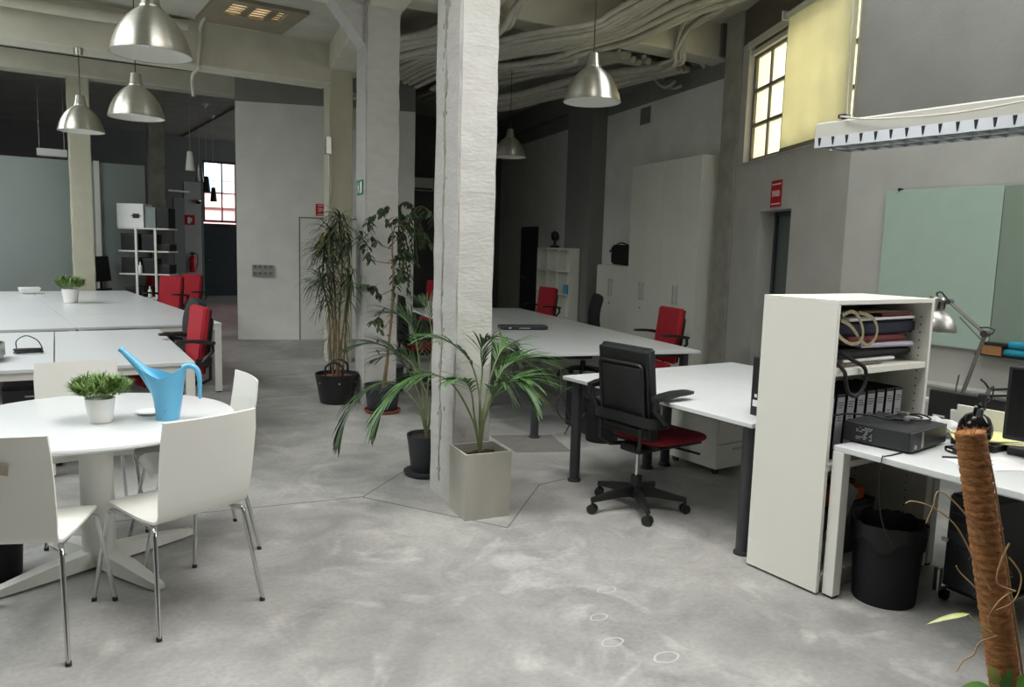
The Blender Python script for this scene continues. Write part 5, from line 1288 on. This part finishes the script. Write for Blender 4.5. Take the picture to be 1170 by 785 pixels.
# fine-leaved weeping branches of a second tall plant behind pillar two
WO = V((3.41, 7.70, 0))
t = thing('weeping_fig', 'fine-leaved weeping tree in a dark pot behind the second white pillar', 'potted plant', WO)
G().lathe([(0, 0), (.13, 0), (.17, .28), (.18, .30), (.168, .30), (.16, .26), (0, .26)], seg=32).obj('pot', 'pot_black', t, smooth=40)
gt, gl = G(), G(); rr = random.Random(8); AVOID = [(m2.inverted(), WO, .33, .38)]
trunk = spline([PF(.0, 0, .25), PF(-.02, 0, .9), PF(.0, 0, 1.5), PF(.03, 0, 2.0)], 8); gt.tube(trunk, .013, 8, r1=.006)
for k in range(14):
    a = rr.uniform(-.45, .45) * PI; q = trunk[rr.randint(14, 24)]; d = VR * math.cos(a) * .8 + VF * math.sin(a) * .5
    L_ = rr.uniform(.2, .42)
    sp = spline([q, q + d * L_ * .5 + V((0, 0, .14)), q + d * L_ + V((0, 0, .03)), q + d * L_ * 1.2 + V((0, 0, -.3))], 7); gt.tube(sp, .003, 5)
    for i in range(4, len(sp)):
        for s_ in range(3): b_ = rr.uniform(0, 2 * PI); blade(gl, sp[i], V((math.cos(b_), math.sin(b_), -.9)), rr.uniform(.05, .08), .02, .6, n=3)
gt.obj('trunk', 'bark', t, smooth=50); gl.obj('foliage', 'leaf_dark', t)

AVOID = []
# potted grass tufts
def grass_pot(label, loc, r, h, gr, gh, n, seed):
    t = thing('potted_grass', label, 'potted plant', loc, 0, 'grass tufts in white pots')
    pr = [(0, 0), (r * .74, 0), (r * .78, .004)]
    for k in range(9): pr.append((r * (.78 + .22 * (k + .5) / 9) + (.0012 if k % 2 else 0), h * (.05 + .9 * k / 9)))
    pr += [(r, h), (r * .94, h), (r * .9, h * .9), (0, h * .9)]
    G().lathe(pr, seg=48).obj('pot', 'pot_white', t, smooth=60)
    g = G(); rr = random.Random(seed)
    for k in range(n):
        a = rr.uniform(0, 2 * PI); q = r * .85 * math.sqrt(rr.random()); e = rr.uniform(1.0, 3.5) if q < r * .55 else rr.uniform(.7, 1.8)
        d = V((math.cos(a), math.sin(a), e)); L_ = gh * rr.uniform(.6, 1.05) * (1.1 - .35 * q / r)
        p = V((q * math.cos(a), q * math.sin(a), h * .92))
        sp = spline([p, p + d.normalized() * L_ * .6, p + d.normalized() * L_ + V((0, 0, -.012))], 3)
        for i in range(2, len(sp)):
            for s_ in range(3): b_ = rr.uniform(0, 2 * PI); blade(g, sp[i], d.normalized() * .9 + V((math.cos(b_), math.sin(b_), rr.uniform(-.2, .7))) * .8, gh * .42, .0065 * gr, .35, n=3)
    g.obj('foliage', 'grass', t)
grass_pot('tuft of artificial grass in a white ribbed pot on the round table', (.335, 4.03, .738), .064, .115, 1.0, .118, 150, 3)
grass_pot('small tuft of artificial grass in a white pot on the left bench', (.665, 11.52, .7365), .10, .18, 1.7, .17, 80, 5)

# moss pole climbing plant in the right foreground
MO = V((1.925, .61, 0))
t = thing('moss_pole_plant', 'climbing plant on a leaning brown coir moss pole in the right foreground', 'potted plant', MO)
G().lathe([(0, .0), (.15, 0), (.16, .015), (.20, .36), (.21, .38), (.21, .41), (.195, .41), (.185, .36), (0, .36)], seg=40).obj('pot', 'planter', t, smooth=40)
G().lathe([(0, .375), (.187, .365)], seg=30).obj('soil', 'soil', t)
top = V((1.7525, .8505, 1.231)) - MO; low = V((1.795, .765, .74)) - MO; axis = (low - top).normalized()
bot = low + axis * .52; bot.z = max(bot.z, .3)
NS = 400; pts = [bot.lerp(top, k / NS) for k in range(NS + 1)]
g = G(); rr = random.Random(9)
seg = 28; vs = []; fs = []
u = axis.cross(V((0, 0, 1))).normalized(); w = axis.cross(u).normalized()
for i, p in enumerate(pts):
    tt = i / NS; rad = .0325 - .0025 * tt
    band = .0018 * (abs(math.sin(i * PI / 8)) ** .6 - .6)
    for k in range(seg):
        a = 2 * PI * k / seg; q = rad + band + rr.uniform(-.0006, .0006); vs.append(p + u * math.cos(a) * q + w * math.sin(a) * q)
for i in range(NS):
    for k in range(seg): k2 = (k + 1) % seg; fs.append((i * seg + k, i * seg + k2, (i + 1) * seg + k2, (i + 1) * seg + k))
c0 = len(vs); vs.append(pts[-1] + V((0, 0, .003))); fs += [(NS * seg + k, NS * seg + (k + 1) % seg, c0) for k in range(seg)]
g.add(vs, fs); g.obj('moss_pole', 'coir', t, smooth=70)
g = G()
for k in range(420):
    i = rr.randint(150, NS) if k < 260 else rr.randint(NS - 6, NS); a = rr.uniform(0, 2 * PI); n_ = u * math.cos(a) + w * math.sin(a); q = pts[i] + n_ * (.029 if k < 260 else rr.uniform(.0, .03))
    up_ = V((0, 0, 1)) if k >= 260 else V((rr.uniform(-1, 1), rr.uniform(-1, 1), rr.uniform(-1, 1)))
    e = q + (n_ * .5 + up_.normalized() * .7).normalized() * rr.uniform(.006, .014)
    e2 = e + V((rr.uniform(-1, 1), rr.uniform(-1, 1), rr.uniform(-1, .5))) * .006
    g.tube([q, e, e2], .00035, 3, cap=False)
o = g.obj('loose_fibre', 'coir', t); o['kind'] = 'stuff'
def PP(r, z, f=0.0):  # point near the pole: r = sideways, z absolute
    tt = (z - bot.z) / (top.z - bot.z); p = bot.lerp(top, tt); return p + VR * r + VF * f
g = G()
g.tube(spline([PP(.022, 1.205, -.02), PP(.026, 1.12, -.022), PP(.024, 1.05, -.026), PP(.029, .98, -.02), PP(.026, .90, -.026), PP(.029, .82, -.022), PP(.027, .74, -.026), PP(.022, .62, -.03)], 8), .0019, 8).tube(spline([PP(.032, 1.10, .0), PP(.034, 1.02, -.008), PP(.03, .95, -.012), PP(.036, .88, -.006), PP(.033, .8, -.01), PP(.036, .7, -.008)], 8), .0015, 7)
g.tube(spline([PP(.036, 1.0, -.028), PP(.005, .965, -.04), PP(-.01, .92, -.042), PP(.03, .90, -.035)], 8), .002, 7)
g.obj('vine', 'root', t, smooth=60)
for pts_ in ([PP(-.02, 1.0, -.03), PP(-.055, 1.065, -.03), PP(-.095, 1.105, -.02), PP(-.115, 1.07, -.02), PP(-.135, 1.035, -.02)],
             [PP(-.02, .90, -.03), PP(-.045, .96, -.03), PP(-.07, 1.03, -.02), PP(-.115, 1.07, -.025), PP(-.16, 1.085, -.03), PP(-.178, 1.08, -.03)],
             [PP(-.025, .86, -.03), PP(-.05, .90, -.03), PP(-.075, .93, -.02), PP(-.082, .945, -.02)],
             [PP(.03, .97, -.03), PP(.05, .93, -.03), PP(.02, .885, -.045), PP(-.02, .86, -.04)],
             [PP(.025, .90, -.035), PP(-.01, .885, -.045), PP(-.035, .85, -.04), PP(-.035, .82, -.03)],
             [PP(-.02, .80, -.03), PP(-.06, .785, -.03), PP(-.075, .76, -.03), PP(-.1, .745, -.03), PP(-.12, .72, -.03)]):
    G().tube(spline(pts_, 8), .0019, 7, r1=.0012).obj('aerial_root', 'root', t, smooth=60)
def broad_leaf(p, d, L_, w_, m_, nrm):
    d = V(d).normalized(); nrm = V(nrm).normalized(); s_ = d.cross(nrm).normalized(); n = 10; vs = []; fs = []
    for i in range(n + 1):
        q = i / n; ww = w_ / 2 * (math.sin(PI * min(1, q ** .7)) ** .8 if 0 < q < 1 else .02)
        c = V(p) + d * L_ * q + nrm * L_ * (-.25 * q * q)
        for k in range(-3, 4): f_ = k / 3; vs.append(c + s_ * ww * f_ + nrm * (.12 * ww * f_ * f_))
    for i in range(n):
        for k in range(6): a = i * 7 + k; fs.append((a, a + 1, a + 8, a + 7))
    return G().add(vs, fs).obj('leaf', m_, t, smooth=70)
broad_leaf(PP(-.012, .695, -.055), VR * 1.0 + V((0, 0, .32)) - VF * .25, .125, .072, 'pothos', V((0, 0, 1)) - VF * 1.1)
broad_leaf(PP(-.040, .70, -.04), VR * -.3 + V((0, 0, .8)), .042, .024, 'lime', -VF)
broad_leaf(PP(-.035, .695, -.045), VR * .5 + V((0, 0, .8)), .045, .026, 'pothos', -VF)
broad_leaf(PP(-.05, .685, -.04), VR * -1 + V((0, 0, .15)), .075, .04, 'pothos', V((0, 0, 1)) - VF * .5)
broad_leaf(PP(.03, .66, -.05), VR * 1.0 + V((0, 0, -.3)) - VF * .5, .10, .06, 'pothos', V((0, 0, 1)) - VF * .6)
# pale pointed leaf reaching left
gp = G(); sp = spline([PP(-.03, .808, -.03), PP(-.06, .828, -.03), PP(-.075, .846, -.03)], 5); gp.tube(sp, .0016, 6); gp.obj('leaf_stalk', 'lime', t)
broad_leaf(PP(-.075, .846, -.03), VR * -1 + V((0, 0, -.12)), .085, .013, 'lime', V((0, 0, 1)) - VF * .4)

# ================================================================== things on the round table and left desks
t = thing('watering_can', 'light blue plastic watering can with a long spout on the round table', 'watering can', (.617, 3.968, .7375), R(-34))
seg = 56; vs = []; fs = []; nz = 14
def rim(a):   # rim: low at the sides, rising towards the handle (+x) and the spout (-x)
    c = math.cos(a); return .208 + .052 * max(0, c) ** 1.6 + .045 * max(0, -c) ** 1.6
for side in (0, 1):
    for i in range(nz + 1):
        for k in range(seg):
            a = 2 * PI * k / seg; q = i / nz; z = .005 * side * (1 - q) + rim(a) * q; c = math.cos(a)
            r_ = .0515 + .0285 * q - side * .003
            ex = -.055 * max(0, -c) ** 2.2 * max(0, q - .35) ** 1.7 * 2.1 + .012 * max(0, c) ** 3 * q
            vs.append((r_ * c + ex, r_ * math.sin(a) * (1 - .12 * q * max(0, -c)), z))
N_ = (nz + 1) * seg
for side in (0, 1):
    for i in range(nz):
        for k in range(seg): k2 = (k + 1) % seg; b = side * N_; fs.append((b + i * seg + k, b + i * seg + k2, b + (i + 1) * seg + k2, b + (i + 1) * seg + k))
for k in range(seg): k2 = (k + 1) % seg; fs.append((nz * seg + k, nz * seg + k2, N_ + nz * seg + k2, N_ + nz * seg + k))
fs.append(tuple(range(seg))[::-1]); fs.append(tuple(N_ + k for k in range(seg)))
G().add(vs, fs).obj('can_body', 'blue', t, smooth=50)
g = G(); sp = spline([(-.03, 0, .125), (-.068, 0, .176), (-.105, 0, .220), (-.155, 0, .272), (-.212, 0, .325)], 6)
g.tube(sp, .040, 24, r1=.0115); g.tube([sp[-1] - V((-.004, 0, .003)), sp[-1] + V((-.010, 0, .008))], .0135, 18); g.obj('spout', 'blue', t, smooth=60)
g = G(); sp = spline([(.082, 0, .252), (.105, 0, .262), (.130, 0, .258), (.150, 0, .235), (.157, 0, .19), (.156, 0, .14), (.158, 0, .105)], 7)
g.tube(sp, .019, 18, r1=.0085, flat=.85); g.obj('handle', 'blue', t, smooth=60)
g = G(); g.tube(spline([(-.012, -.0515, .012), (.0, -.053, .022), (-.006, -.054, .034), (.010, -.0555, .044), (.014, -.0565, .056)]), .0013, 5).tube([(-.042, -.046, .11), (-.046, -.045, .118)], .0016, 5); g.obj('dirt_mark', 'soil', t)
tag(G().lathe([(0, 0), (.052, 0), (.064, .006), (.068, .012), (.062, .012), (.05, .005), (0, .005)], seg=40, c=(0, 0, 0)).obj('saucer', 'pot_white', loc=(.56, 4.13, .738), smooth=40), 'small white saucer beside the watering can on the round table', 'saucer')
# router, cable coil, black box
t = thing('router', 'white flat router at the back of the left bench', 'router', (.25, 13.35, .7365), R(8))
bm = bmesh.new(); bmesh.ops.create_cube(bm, size=1); bmesh.ops.scale(bm, vec=(.28, .2, .085), verts=bm.verts)
for v in bm.verts:
    if v.co.z < 0: v.co.x *= .8; v.co.y *= .8
bmesh.ops.bevel(bm, geom=bm.edges[:], offset=.012, segments=3, affect='EDGES'); G().bm(bm, Matrix.Translation((0, 0, .054))).obj('casing', 'white_gloss', t, smooth=50)
G().box((0, 0, .006), (.16, .12, .012), .003).obj('foot', 'cabinet', t)
t = thing('amplifier', 'black box with a silver front at the left edge on the front left desk', 'electronics box', (-.27, 6.38, .7355), R(-8))
G().box2((-.2, -.15, .01), (.2, .15, .115), .004).obj('case', 'black', t); G().box2((.2, -.148, .015), (.212, .148, .11), .004).obj('front_panel', 'steel', t)
g = G()
for x in (-.15, .15):
    for y in (-.1, .1): g.cyl((x, y, 0), (x, y, .012), .015, seg=12)
g.obj('foot', 'rubber', t)
z = .7365
g = G(); rr = random.Random(6)
pts = []
for k in range(46):
    a = k * .55; pts.append((.10 + (.085 + rr.uniform(-.01, .01)) * math.cos(a), 6.62 + (.035 + rr.uniform(-.008, .008)) * math.sin(a), z + .008 + .0006 * k))
g.tube(spline(pts, 3), .007, 7)
g.tube(spline([(.03, 6.64, z + .03), (.03, 6.66, z + .09), (.09, 6.67, z + .125), (.16, 6.66, z + .09), (.19, 6.63, z + .03)], 6), .004, 7)
tag(g.obj('coiled_cable', 'black', smooth=60), 'black coiled power cable beside the black box on the front left desk', 'cable')

# ================================================================== far left: rack, monitor, fire gear
RM = V((2.0, 14.36, 0)); rz_ = R(-33)
t = thing('storage_rack', 'white pole rack with black boxes at the back left beside the corridor', 'shelf', RM, rz_)
for z in (.16, .58, .98, 1.36, 1.735): G().box2((-.42, -.18, z), (.42, .18, z + .025), .003).obj('rack_shelf', 'white_paint', t)
for x in (-.12, .20): G().box2((x - .02, -.195, 0), (x + .02, -.181, 1.75), .003).obj('upright', 'white_paint', t)
def rack_thing(nm, lb, ct, x, z, w, d, h, m_, grp='boxes on the white rack'):
    p = Matrix.Translation(RM) @ Matrix.Rotation(rz_, 4, 'Z') @ V((x, 0, z)); t = thing(nm, lb, ct, p, rz_, grp); return t
t = rack_thing('moving_box', 'white box with a dark oval hand hole on top of the rack', 'box', -.22, 1.761, 0, 0, 0, '')
G().box2((-.22, -.16, 0), (.22, .16, .39), .006).obj('carton', 'white_gloss', t)
bm = bmesh.new(); bmesh.ops.create_cube(bm, size=1); bmesh.ops.scale(bm, vec=(.17, .004, .075), verts=bm.verts); bmesh.ops.bevel(bm, geom=[e for e in bm.edges if abs(e.verts[0].co.y - e.verts[1].co.y) > .001], offset=.03, segments=4, affect='EDGES')
G().bm(bm, Matrix.Translation((.10, -.162, .19))).obj('hand_hole', 'black', t)
for nm, lb, ct, x, z, w, h, m_ in [('storage_box', 'grey-green see-through box beside the white box on the rack top', 'box', .10, 1.761, .17, .34, 'partition'), ('storage_box', 'black box at the right end of the rack top', 'box', .30, 1.761, .2, .33, 'black'),
                            ('storage_box', 'black wide box on the second rack shelf from the top, left half', 'box', -.25, 1.386, .3, .28, 'black'), ('storage_box', 'black box in the centre of the second rack shelf', 'box', .05, 1.386, .22, .27, 'black'), ('storage_box', 'low black bundle at the right of the second rack shelf', 'box', .31, 1.386, .2, .11, 'black'),
                            ('storage_box', 'black wide box on the third rack shelf, left half', 'box', -.24, 1.006, .32, .26, 'black'), ('storage_box', 'black box in the centre of the third rack shelf', 'box', .05, 1.006, .2, .25, 'black'), ('storage_box', 'low dark bundle at the right of the third rack shelf', 'box', .3, 1.006, .2, .15, 'black'),
                            ('storage_box', 'dark box on the fourth rack shelf behind the red chairs', 'box', -.2, .606, .3, .16, 'black')]:
    t = rack_thing(nm, lb, ct, x, z, w, .28, h, m_)
    G().box2((-w / 2, -.13, 0), (w / 2, .14, h * .9), .006).obj('box_body', m_, t); G().box2((-w / 2 - .004, -.134, h * .9), (w / 2 + .004, .144, h), .004).obj('lid', m_, t)
for k, x in enumerate((-.10, -.04)): 
    t = rack_thing('spray_bottle', ['small pale bottle on the third rack shelf', 'small pale bottle on the fourth rack shelf'][k], 'bottle', -.07 if k == 0 else .08, 1.006 if k == 0 else .606, 0, 0, 0, '', 'bottles on the rack')
    G().lathe([(0, 0), (.028, 0), (.03, .005), (.03, .12), (.012, .15), (.012, .19), (0, .19)], (0, -.168, 0), 16).obj('bottle_body', 'pot_white', t, smooth=40)
t = thing('low_cabinet', 'low dark grey cabinet under the black screen by the partition', 'cabinet', (1.28, 14.66, 0), R(-10))
G().box2((-.24, -.14, 0), (.24, .16, .70), .004).obj('body', 'grey_wall', t)
for s_ in (-1, 1): G().box2((-.235 if s_ < 0 else .002, -.155, .05), (-.002 if s_ < 0 else .235, -.14, .68), .003).obj('door', 'grey_wall', t)
t = thing('monitor', 'black screen seen edge-on on the low dark cabinet', 'monitor', (1.33, 14.66, .701), R(60))
G().box((0, 0, .02), (.26, .18, .025), .008).box((0, .03, .08), (.05, .03, .14), .004).obj('stand', 'black', t); G().box((0, -.01, .36), (.55, .045, .42), .01, mx=Matrix.Rotation(R(-6), 4, 'X')).obj('screen_panel', 'black', t)
# far wall: door with window above, fire gear
d3 = struct(G().box2((4.70, 23.42, 0), (5.62, 23.48, 2.05), .003).obj('door_3', 'blackdoor'))
G().cyl((4.80, 23.40, 1.02), (4.93, 23.40, 1.02), .012).obj('door_handle', 'steel', d3)
tag(G().box2((-.2, -.006, -.04), (.2, .006, .04), .002).obj('door_plate', 'black', loc=(5.2, 23.40, 2.0)), 'small dark plate at the top of the far black door', 'sign')
w4 = struct(G().box2((4.70, 23.42, 2.09), (5.62, 23.5, 2.15)).box2((4.70, 23.42, 3.74), (5.62, 23.5, 3.8)).box2((4.70, 23.42, 2.1), (4.745, 23.5, 3.8)).box2((5.575, 23.42, 2.1), (5.62, 23.5, 3.8))
            .box2((5.20, 23.43, 2.1), (5.235, 23.49, 3.8)).box2((4.72, 23.435, 2.895), (5.6, 23.485, 2.925)).obj('window_4', 'blackdoor'))
g = G()
for z in (2.50, 3.25): g.box2((4.74, 23.45, z), (5.58, 23.47, z + .012))
g.obj('glazing_bar', 'windowframe', w4)
G().box2((4.74, 23.458, 2.14), (5.58, 23.462, 3.75)).obj('pane', 'clearglass', w4)
t = thing('facing_building', 'pink facade with blue shutters outside the far window', 'building', (6.5, 30, 0))
G().box2((-6, 0, -.1), (8, .4, 9), 0).obj('facade', 'pink', t)
G().box2((-2.4, -.12, 2.75), (6.0, 0, 3.0), .01).box2((-2.4, -.06, 2.0), (6, 0, 2.1)).obj('cornice', 'cream_ext', t)
for x in (-1.55, -.55, 1.6):
    sh = G().box2((x, -.06, 3.3), (x + .8, 0, 5.2), .01).obj('shutter', 'bluesh', t); g = G()
    for k in range(5): g.box2((x + .05 + k * .15, -.075, 3.35), (x + .10 + k * .15, -.06, 5.15))
    g.obj('slat', 'signwhite', sh)
for x in (-1.4, -.6, 1.5): G().box2((x, -.05, .2), (x + .7, 0, 2.0), .01).obj('lower_window', 'cream_ext', t)
struct(G().box2((-7, 23.6, -.2), (14, 34, -.02)).obj('floor_street', 'hatch'))
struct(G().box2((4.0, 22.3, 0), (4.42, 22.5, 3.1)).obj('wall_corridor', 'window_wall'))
t = tag(G().box2((-.13, -.004, -.13), (.13, .004, .13), .001).obj('fire_sign', 'signred', loc=(4.12, 22.29, 2.1)), 'red fire extinguisher sign on the corridor wall', 'sign')
G().prism([(-.05, -.09), (.02, -.09), (.02, .05), (-.015, .085), (-.05, .05)], .0, .006, mx=basis((1, 0, 0), (0, 0, 1), (0, -1, 0), (0, -.004, 0))).box2((.035, -.0105, -.05), (.06, -.004, .06)).obj('pictogram', 'signwhite', t)
t = thing('fire_extinguisher', 'red fire extinguisher hanging on the corridor wall under its sign', 'fire extinguisher', (4.16, 22.2, .72))
G().lathe([(0, 0), (.075, 0), (.085, .02), (.085, .36), (.06, .42), (.025, .44), (.025, .47), (0, .47)], seg=28).obj('cylinder', 'signred', t, smooth=40)
G().box((.0, 0, .50), (.11, .03, .06), .006).obj('valve', 'black', t); G().tube(spline([(.03, 0, .5), (.12, -.02, .45), (.12, -.03, .25), (.09, -.04, .1)]), .012).obj('hose', 'black', t)
G().box((0, .09, .25), (.05, .02, .12)).obj('wall_bracket', 'black', t)
t = thing('dome_camera', 'small black dome camera high on the corridor wall', 'camera', (4.34, 22.25, 2.6))
G().lathe([(.07, 0), (.066, -.03), (.04, -.06), (0, -.07)], seg=24).obj('dome', 'black_gloss', t, smooth=50); G().cyl((0, 0, 0), (0, 0, .03), .075).box((0, .03, .015), (.04, .06, .02)).obj('base', 'steel', t)
t = thing('partition_screen', 'grey screen panel with a sloping white top rail in the corridor', 'screen', (3.42, 19.8, 0), R(57 - 33))
G().box2((-.14, -.02, 0), (.14, .02, 2.55), .003).obj('panel', 'grey_wall', t); G().box((0, -.01, 2.70), (.55, .05, .04), .004, mx=Matrix.Translation((0, 0, 0))).obj('top_rail', 'white_gloss', t)
t = thing('air_conditioner', 'white wall air conditioner at the back between the two white pillars', 'air conditioner', (7.05, 16.2, 2.95), R(-13))
# pushed against the rear wall of the right bay
p = CN(16.86, 3.7, 2.92); t.location = p
G().box2((-.5, -.1, -.14), (.5, .135, .14), .02).obj('casing', 'white_gloss', t); G().box2((-.46, -.104, -.12), (.46, -.1, -.085)).obj('outlet_slot', 'black', t)
g = struct(G().box2((5.795, 14.6, 0), (5.81, 15.55, 2.05), .002, mx=CNm()).obj('door_4', 'blackdoor'))
G().cyl(CN(15.4, 5.78, 1.0), CN(15.25, 5.78, 1.0), .012).obj('door_handle', 'steel', g)
t = thing('light_fitting', 'white light fitting above the grey partition left of the cream pillar', 'ceiling lamp', (.70, 15.35, 2.95), R(0))
G().box2((-.22, -.06, -.05), (.22, .06, .07), .006).obj('housing', 'white_gloss', t); G().box2((-.2, -.05, -.058), (.2, .05, -.05)).obj('diffuser', 'lamp_inner', t)
G().cyl((-.18, 0, .07), (-.18, 0, 1.46), .003, seg=6).cyl((.18, 0, .07), (.18, 0, 1.46), .003, seg=6).obj('hanging_wire', 'steel', t)

# ================================================================== conduits on the ceiling
def bundle(label, pts, n, spread, r, seed, grp='foam-coated conduit bundles on the right ceiling', n_=7):
    t = thing('hanging_conduits', label, 'conduits', pts[0], 0, grp); o = V(pts[0]); rr = random.Random(seed)
    base = spline([V(p) for p in pts], n_)
    for k in range(n):
        off = (k - (n - 1) / 2) / max(1, n - 1); dz = rr.uniform(-.03, .04); ph = rr.uniform(0, 6)
        q = []
        for i, p in enumerate(base):
            tt = i / (len(base) - 1); tan = (base[min(i + 1, len(base) - 1)] - base[max(0, i - 1)]).normalized(); s_ = V((-tan.y, tan.x, 0)).normalized()
            sp = spread[0] + (spread[1] - spread[0]) * tt
            q.append(p - o + s_ * (off * sp + .02 * math.sin(tt * 9 + ph)) + V((0, 0, dz + .018 * math.sin(tt * 12 + ph * 2))))
        G().tube(q, r * rr.uniform(.75, 1.25), 9).obj('conduit', 'conduit', t, smooth=60)
bundle('thick bundle of painted conduits sweeping down over the right cross beam', [(6.2, 5.5, 4.33), (5.95, 6.1, 4.22), (5.6, 6.75, 3.95), (5.1, 7.25, 3.80), (4.98, 8.3, 3.86), (5.05, 9.6, 4.05), (5.25, 11.5, 4.1)], 12, (.9, 1.25), .037, 1)
bundle('second conduit bundle crossing behind the main pillar on the right ceiling', [(4.0, 6.2, 4.22), (3.98, 6.9, 4.0), (4.02, 7.35, 3.82), (3.92, 8.6, 3.9), (3.95, 10.0, 4.0), (4.2, 11.4, 4.1)], 8, (.45, .7), .04, 2)
bundle('row of conduits fanning out along the far right ceiling', [(6.6, 7.6, 3.98), (6.6, 8.3, 4.13), (6.65, 9.5, 4.2), (6.5, 11.0, 4.22), (6.7, 13, 4.24)], 7, (.5, .75), .045, 3)
bundle('conduits running along the right ceiling towards the pillar by the cabinet', [(7.3, 7.5, 3.95), (7.15, 8.6, 3.95), (6.95, 9.7, 3.92), (6.85, 10.8, 3.92), (6.75, 11.6, 3.92)], 6, (.35, .5), .05, 4)
bundle('conduit drop hanging over the right cross beam near the window', [(6.7, 6.2, 4.32), (6.72, 6.75, 4.2), (6.72, 6.93, 4.0), (6.75, 7.0, 3.84), (6.8, 7.3, 3.84)], 4, (.12, .1), .022, 5)
bundle('narrow conduits crossing the ceiling panel between the beams', [(4.45, 5.3, 4.3), (4.45, 6.2, 4.26), (4.43, 6.85, 4.08), (4.41, 7.1, 3.84), (4.40, 7.4, 3.84)], 2, (.05, .05), .033, 6)
bundle('grey conduits bending down the wall above the cabinets', [CN(9.9, 5.4, 4.3), CN(9.9, 5.68, 4.2), CN(9.85, 5.64, 4.0), CN(9.6, 5.63, 3.86), CN(9.3, 5.63, 3.84)], 2, (.12, .1), .022, 7, 'wall conduits')
bundle('grey conduit bending down the wall above the cabinets nearer the pillar', [CN(8.95, 5.3, 4.32), CN(8.9, 5.64, 4.25), CN(8.85, 5.63, 4.05), CN(8.7, 5.63, 3.95)], 2, (.1, .06), .022, 8, 'wall conduits')
bundle('dark cable bundle bending along the top of the white centre block', [(4.0, 11.9, 4.25), (4.25, 11.85, 3.98), (4.6, 11.75, 3.82), (5.2, 11.5, 3.8)], 5, (.25, .2), .03, 9, 'centre block cables')
tag(G().tube(spline([(-3.5, 9.9, 4.03), (-1.5, 9.88, 4.01), (0.0, 9.86, 3.97), (0.9, 9.86, 3.97), (1.5, 9.91, 4.02), (1.85, 9.925, 4.045)], 8), .06, 12).obj('plaster_vault_edge', 'beam', smooth=60), 'bowed cream plaster edge of the vault along the top of the left cross beam', 'plaster edge')  # tube standing in for the curved plaster edge where vault meets beam
tag(G().tube(spline([(1.98, 9.6, 4.1), (2.0, 9.93, 4.05), (2.0, 9.965, 3.9), (1.98, 9.965, 3.65), (1.98, 9.99, 3.6), (2.0, 10.45, 3.58), (2.02, 10.5, 3.35)], 6), .022, 8).obj('beam_conduit', 'beam', smooth=60), 'cream conduit running down over the left cross beam', 'conduit')
tag(G().tube(spline([(-2.5, 14.08, 4.34), (1.3, 14.08, 4.33), (3.0, 14.08, 4.36)], 6), .009, 8).obj('beam_cable', 'dark_leg', smooth=60), 'thin dark cable along the rear left beam', 'cable')

# ================================================================== light
W = bpy.data.worlds.new('world'); S.world = W; W.use_nodes = True
bg = W.node_tree.nodes['Background']; bg.inputs[0].default_value = (0.86, 0.93, 1.0, 1); bg.inputs[1].default_value = 1.6
def area(name, loc, direction, sx, sy, power, col=(1, 1, 1), spread=180):
    l = bpy.data.lights.new(name, 'AREA'); l.shape = 'RECTANGLE'; l.size = sx; l.size_y = sy; l.energy = power; l.color = col; l.spread = R(spread)
    o = bpy.data.objects.new(name, l); COL.objects.link(o); o.location = loc
    o.rotation_euler = V(direction).to_track_quat('-Z', 'Y').to_euler(); return o
area('unseen_roof_light', ((SKY[0] + SKY[1]) / 2, (SKY[2] + SKY[3]) / 2, 4.97), (0, 0, -1), SKY[1] - SKY[0], SKY[3] - SKY[2], 235, (1, .98, .94), 130)
area('street_daylight', (6, 25.2, 7), (0, 1, -.7), 6, 2, 1500)
area('unseen_roof_light', ((FILL_B[0] + FILL_B[1]) / 2, (FILL_B[2] + FILL_B[3]) / 2, 4.97), (0, 0, -1), FILL_B[1] - FILL_B[0], FILL_B[3] - FILL_B[2], 500, (.97, 1, .99))  # added fill for the left bay, from an out-of-view opening
area('unseen_roof_light', ((FILL_D[0] + FILL_D[1]) / 2, (FILL_D[2] + FILL_D[3]) / 2, 4.8), (0.15, .35, -1), FILL_D[1] - FILL_D[0], FILL_D[3] - FILL_D[2], 60, (.99, 1, .97))  # added fill aimed at the right bay, source out of view
area('unseen_roof_light', ((FILL_C[0] + FILL_C[1]) / 2, (FILL_C[2] + FILL_C[3]) / 2, 4.97), (0, 0, -1), FILL_C[1] - FILL_C[0], FILL_C[3] - FILL_C[2], 330, (.97, 1, .99))  # added fill for the far left, source out of view
area('side_window_daylight', (6.3, -.5, 3.1), (-1, 0, -.25), 4.0, 1.6, 160, (1, .98, .95))
p = WM @ V((1.17, 3.3, 1.2)); area('high_window_daylight', p, -Wn + V((0, 0, -.15)), 2.8, 1.8, 78, (1, .985, .95))
area('glass_brick_daylight', ((SK2[0] + SK2[1]) / 2, (SK2[2] + SK2[3]) / 2, 4.75), (0, 0, -1), .9, .9, 60, (1, .95, .88))
S.view_settings.view_transform = 'Standard'; S.view_settings.look = 'None'; S.view_settings.gamma = 1.0; S.view_settings.use_curve_mapping = False
S.view_settings.exposure = -0.06
S.cycles.use_denoising = True; S.cycles.max_bounces = 8; S.cycles.diffuse_bounces = 5; S.cycles.sample_clamp_indirect = 4.0
